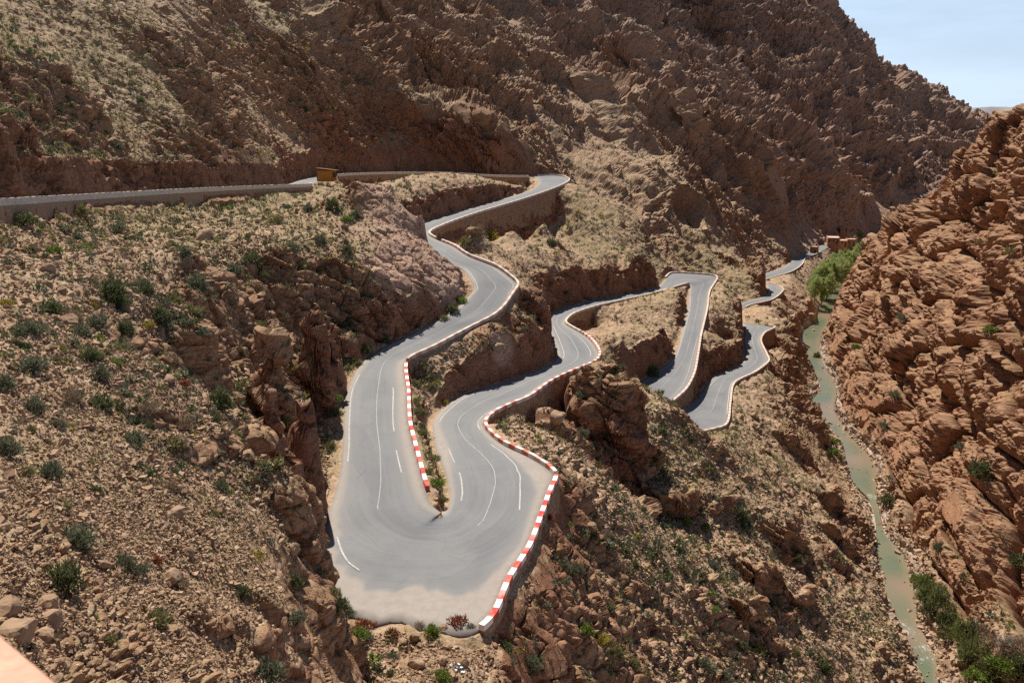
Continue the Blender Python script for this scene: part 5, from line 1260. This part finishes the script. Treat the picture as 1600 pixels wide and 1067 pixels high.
# ------------------------------------------------------------------ light, sky, camera
SUN_EL = math.radians(56.5); SUN_DIR = Vector((-.38, .92, 0)).normalized() * math.cos(SUN_EL) + Vector((0, 0, math.sin(SUN_EL)))   # towards the sun
sd = bpy.data.lights.new('sun', 'SUN'); sd.energy = 5.0; sd.angle = math.radians(.53); sd.color = (1, .945, .845)
so = bpy.data.objects.new('sun', sd); COL.objects.link(so); so.rotation_euler = (-SUN_DIR).to_track_quat('-Z', 'Y').to_euler()
wd = bpy.data.worlds.new('World'); SC.world = wd; wd.use_nodes = True; wt = wd.node_tree; wt.nodes.clear()
wo = wt.nodes.new('ShaderNodeOutputWorld'); bg = wt.nodes.new('ShaderNodeBackground'); sky = wt.nodes.new('ShaderNodeTexSky')
sky.sky_type = 'NISHITA'; sky.sun_disc = False; sky.sun_elevation = SUN_EL; sky.sun_rotation = math.atan2(SUN_DIR.x, SUN_DIR.y)
sky.altitude = 1600; sky.air_density = 1.0; sky.dust_density = 1.2; sky.ozone_density = 1.2
bg.inputs['Strength'].default_value = .051
tc = wt.nodes.new('ShaderNodeTexCoord'); mp = wt.nodes.new('ShaderNodeMapping'); mp.inputs['Scale'].default_value = (1.6, 1.6, 9)
cn = wt.nodes.new('ShaderNodeTexNoise'); cn.inputs['Scale'].default_value = 1.7; cn.inputs['Detail'].default_value = 6; cn.inputs['Roughness'].default_value = .6
cr = wt.nodes.new('ShaderNodeMapRange'); cr.inputs[1].default_value = .38; cr.inputs[2].default_value = .72; cr.inputs[3].default_value = .6; cr.inputs[4].default_value = .98
cm = wt.nodes.new('ShaderNodeMix'); cm.data_type = 'RGBA'; cm.inputs[7].default_value = (9.6, 11.9, 15.0, 1)     # thin high cloud
wt.links.new(tc.outputs['Generated'], mp.inputs[0]); wt.links.new(mp.outputs[0], cn.inputs['Vector']); wt.links.new(cn.outputs[0], cr.inputs[0])
sx = wt.nodes.new('ShaderNodeSeparateXYZ'); lo = wt.nodes.new('ShaderNodeMapRange'); lo.inputs[1].default_value = .16; lo.inputs[2].default_value = .34; lo.inputs[3].default_value = 1; lo.inputs[4].default_value = 0
wt.links.new(tc.outputs['Generated'], sx.inputs[0]); wt.links.new(sx.outputs[2], lo.inputs[0]); mu = wt.nodes.new('ShaderNodeMath'); mu.operation = 'MULTIPLY'
wt.links.new(cr.outputs[0], mu.inputs[0]); wt.links.new(lo.outputs[0], mu.inputs[1]); wt.links.new(mu.outputs[0], cm.inputs[0]); wt.links.new(sky.outputs[0], cm.inputs[6]); wt.links.new(cm.outputs[2], bg.inputs[0]); wt.links.new(bg.outputs[0], wo.inputs[0])
cd = bpy.data.cameras.new('camera'); cam = bpy.data.objects.new('camera', cd); COL.objects.link(cam); SC.camera = cam
cd.sensor_width = 36; cd.sensor_fit = 'HORIZONTAL'; cd.lens = F / 1600 * 36; cd.clip_start = .05; cd.clip_end = 20000
cam.location = (0, 0, 0); cam.rotation_euler = (math.pi / 2 - PITCH, 0, 0)
cd.dof.use_dof = True; cd.dof.focus_distance = 140; cd.dof.aperture_fstop = 8
SC.view_settings.view_transform = 'Standard'; SC.view_settings.look = 'None'; SC.view_settings.exposure = .6; SC.view_settings.gamma = 1
SC.render.engine = 'CYCLES'; SC.cycles.max_bounces = 6; SC.cycles.diffuse_bounces = 3; SC.cycles.glossy_bounces = 2; SC.cycles.transparent_max_bounces = 8
SC.cycles.use_denoising = False
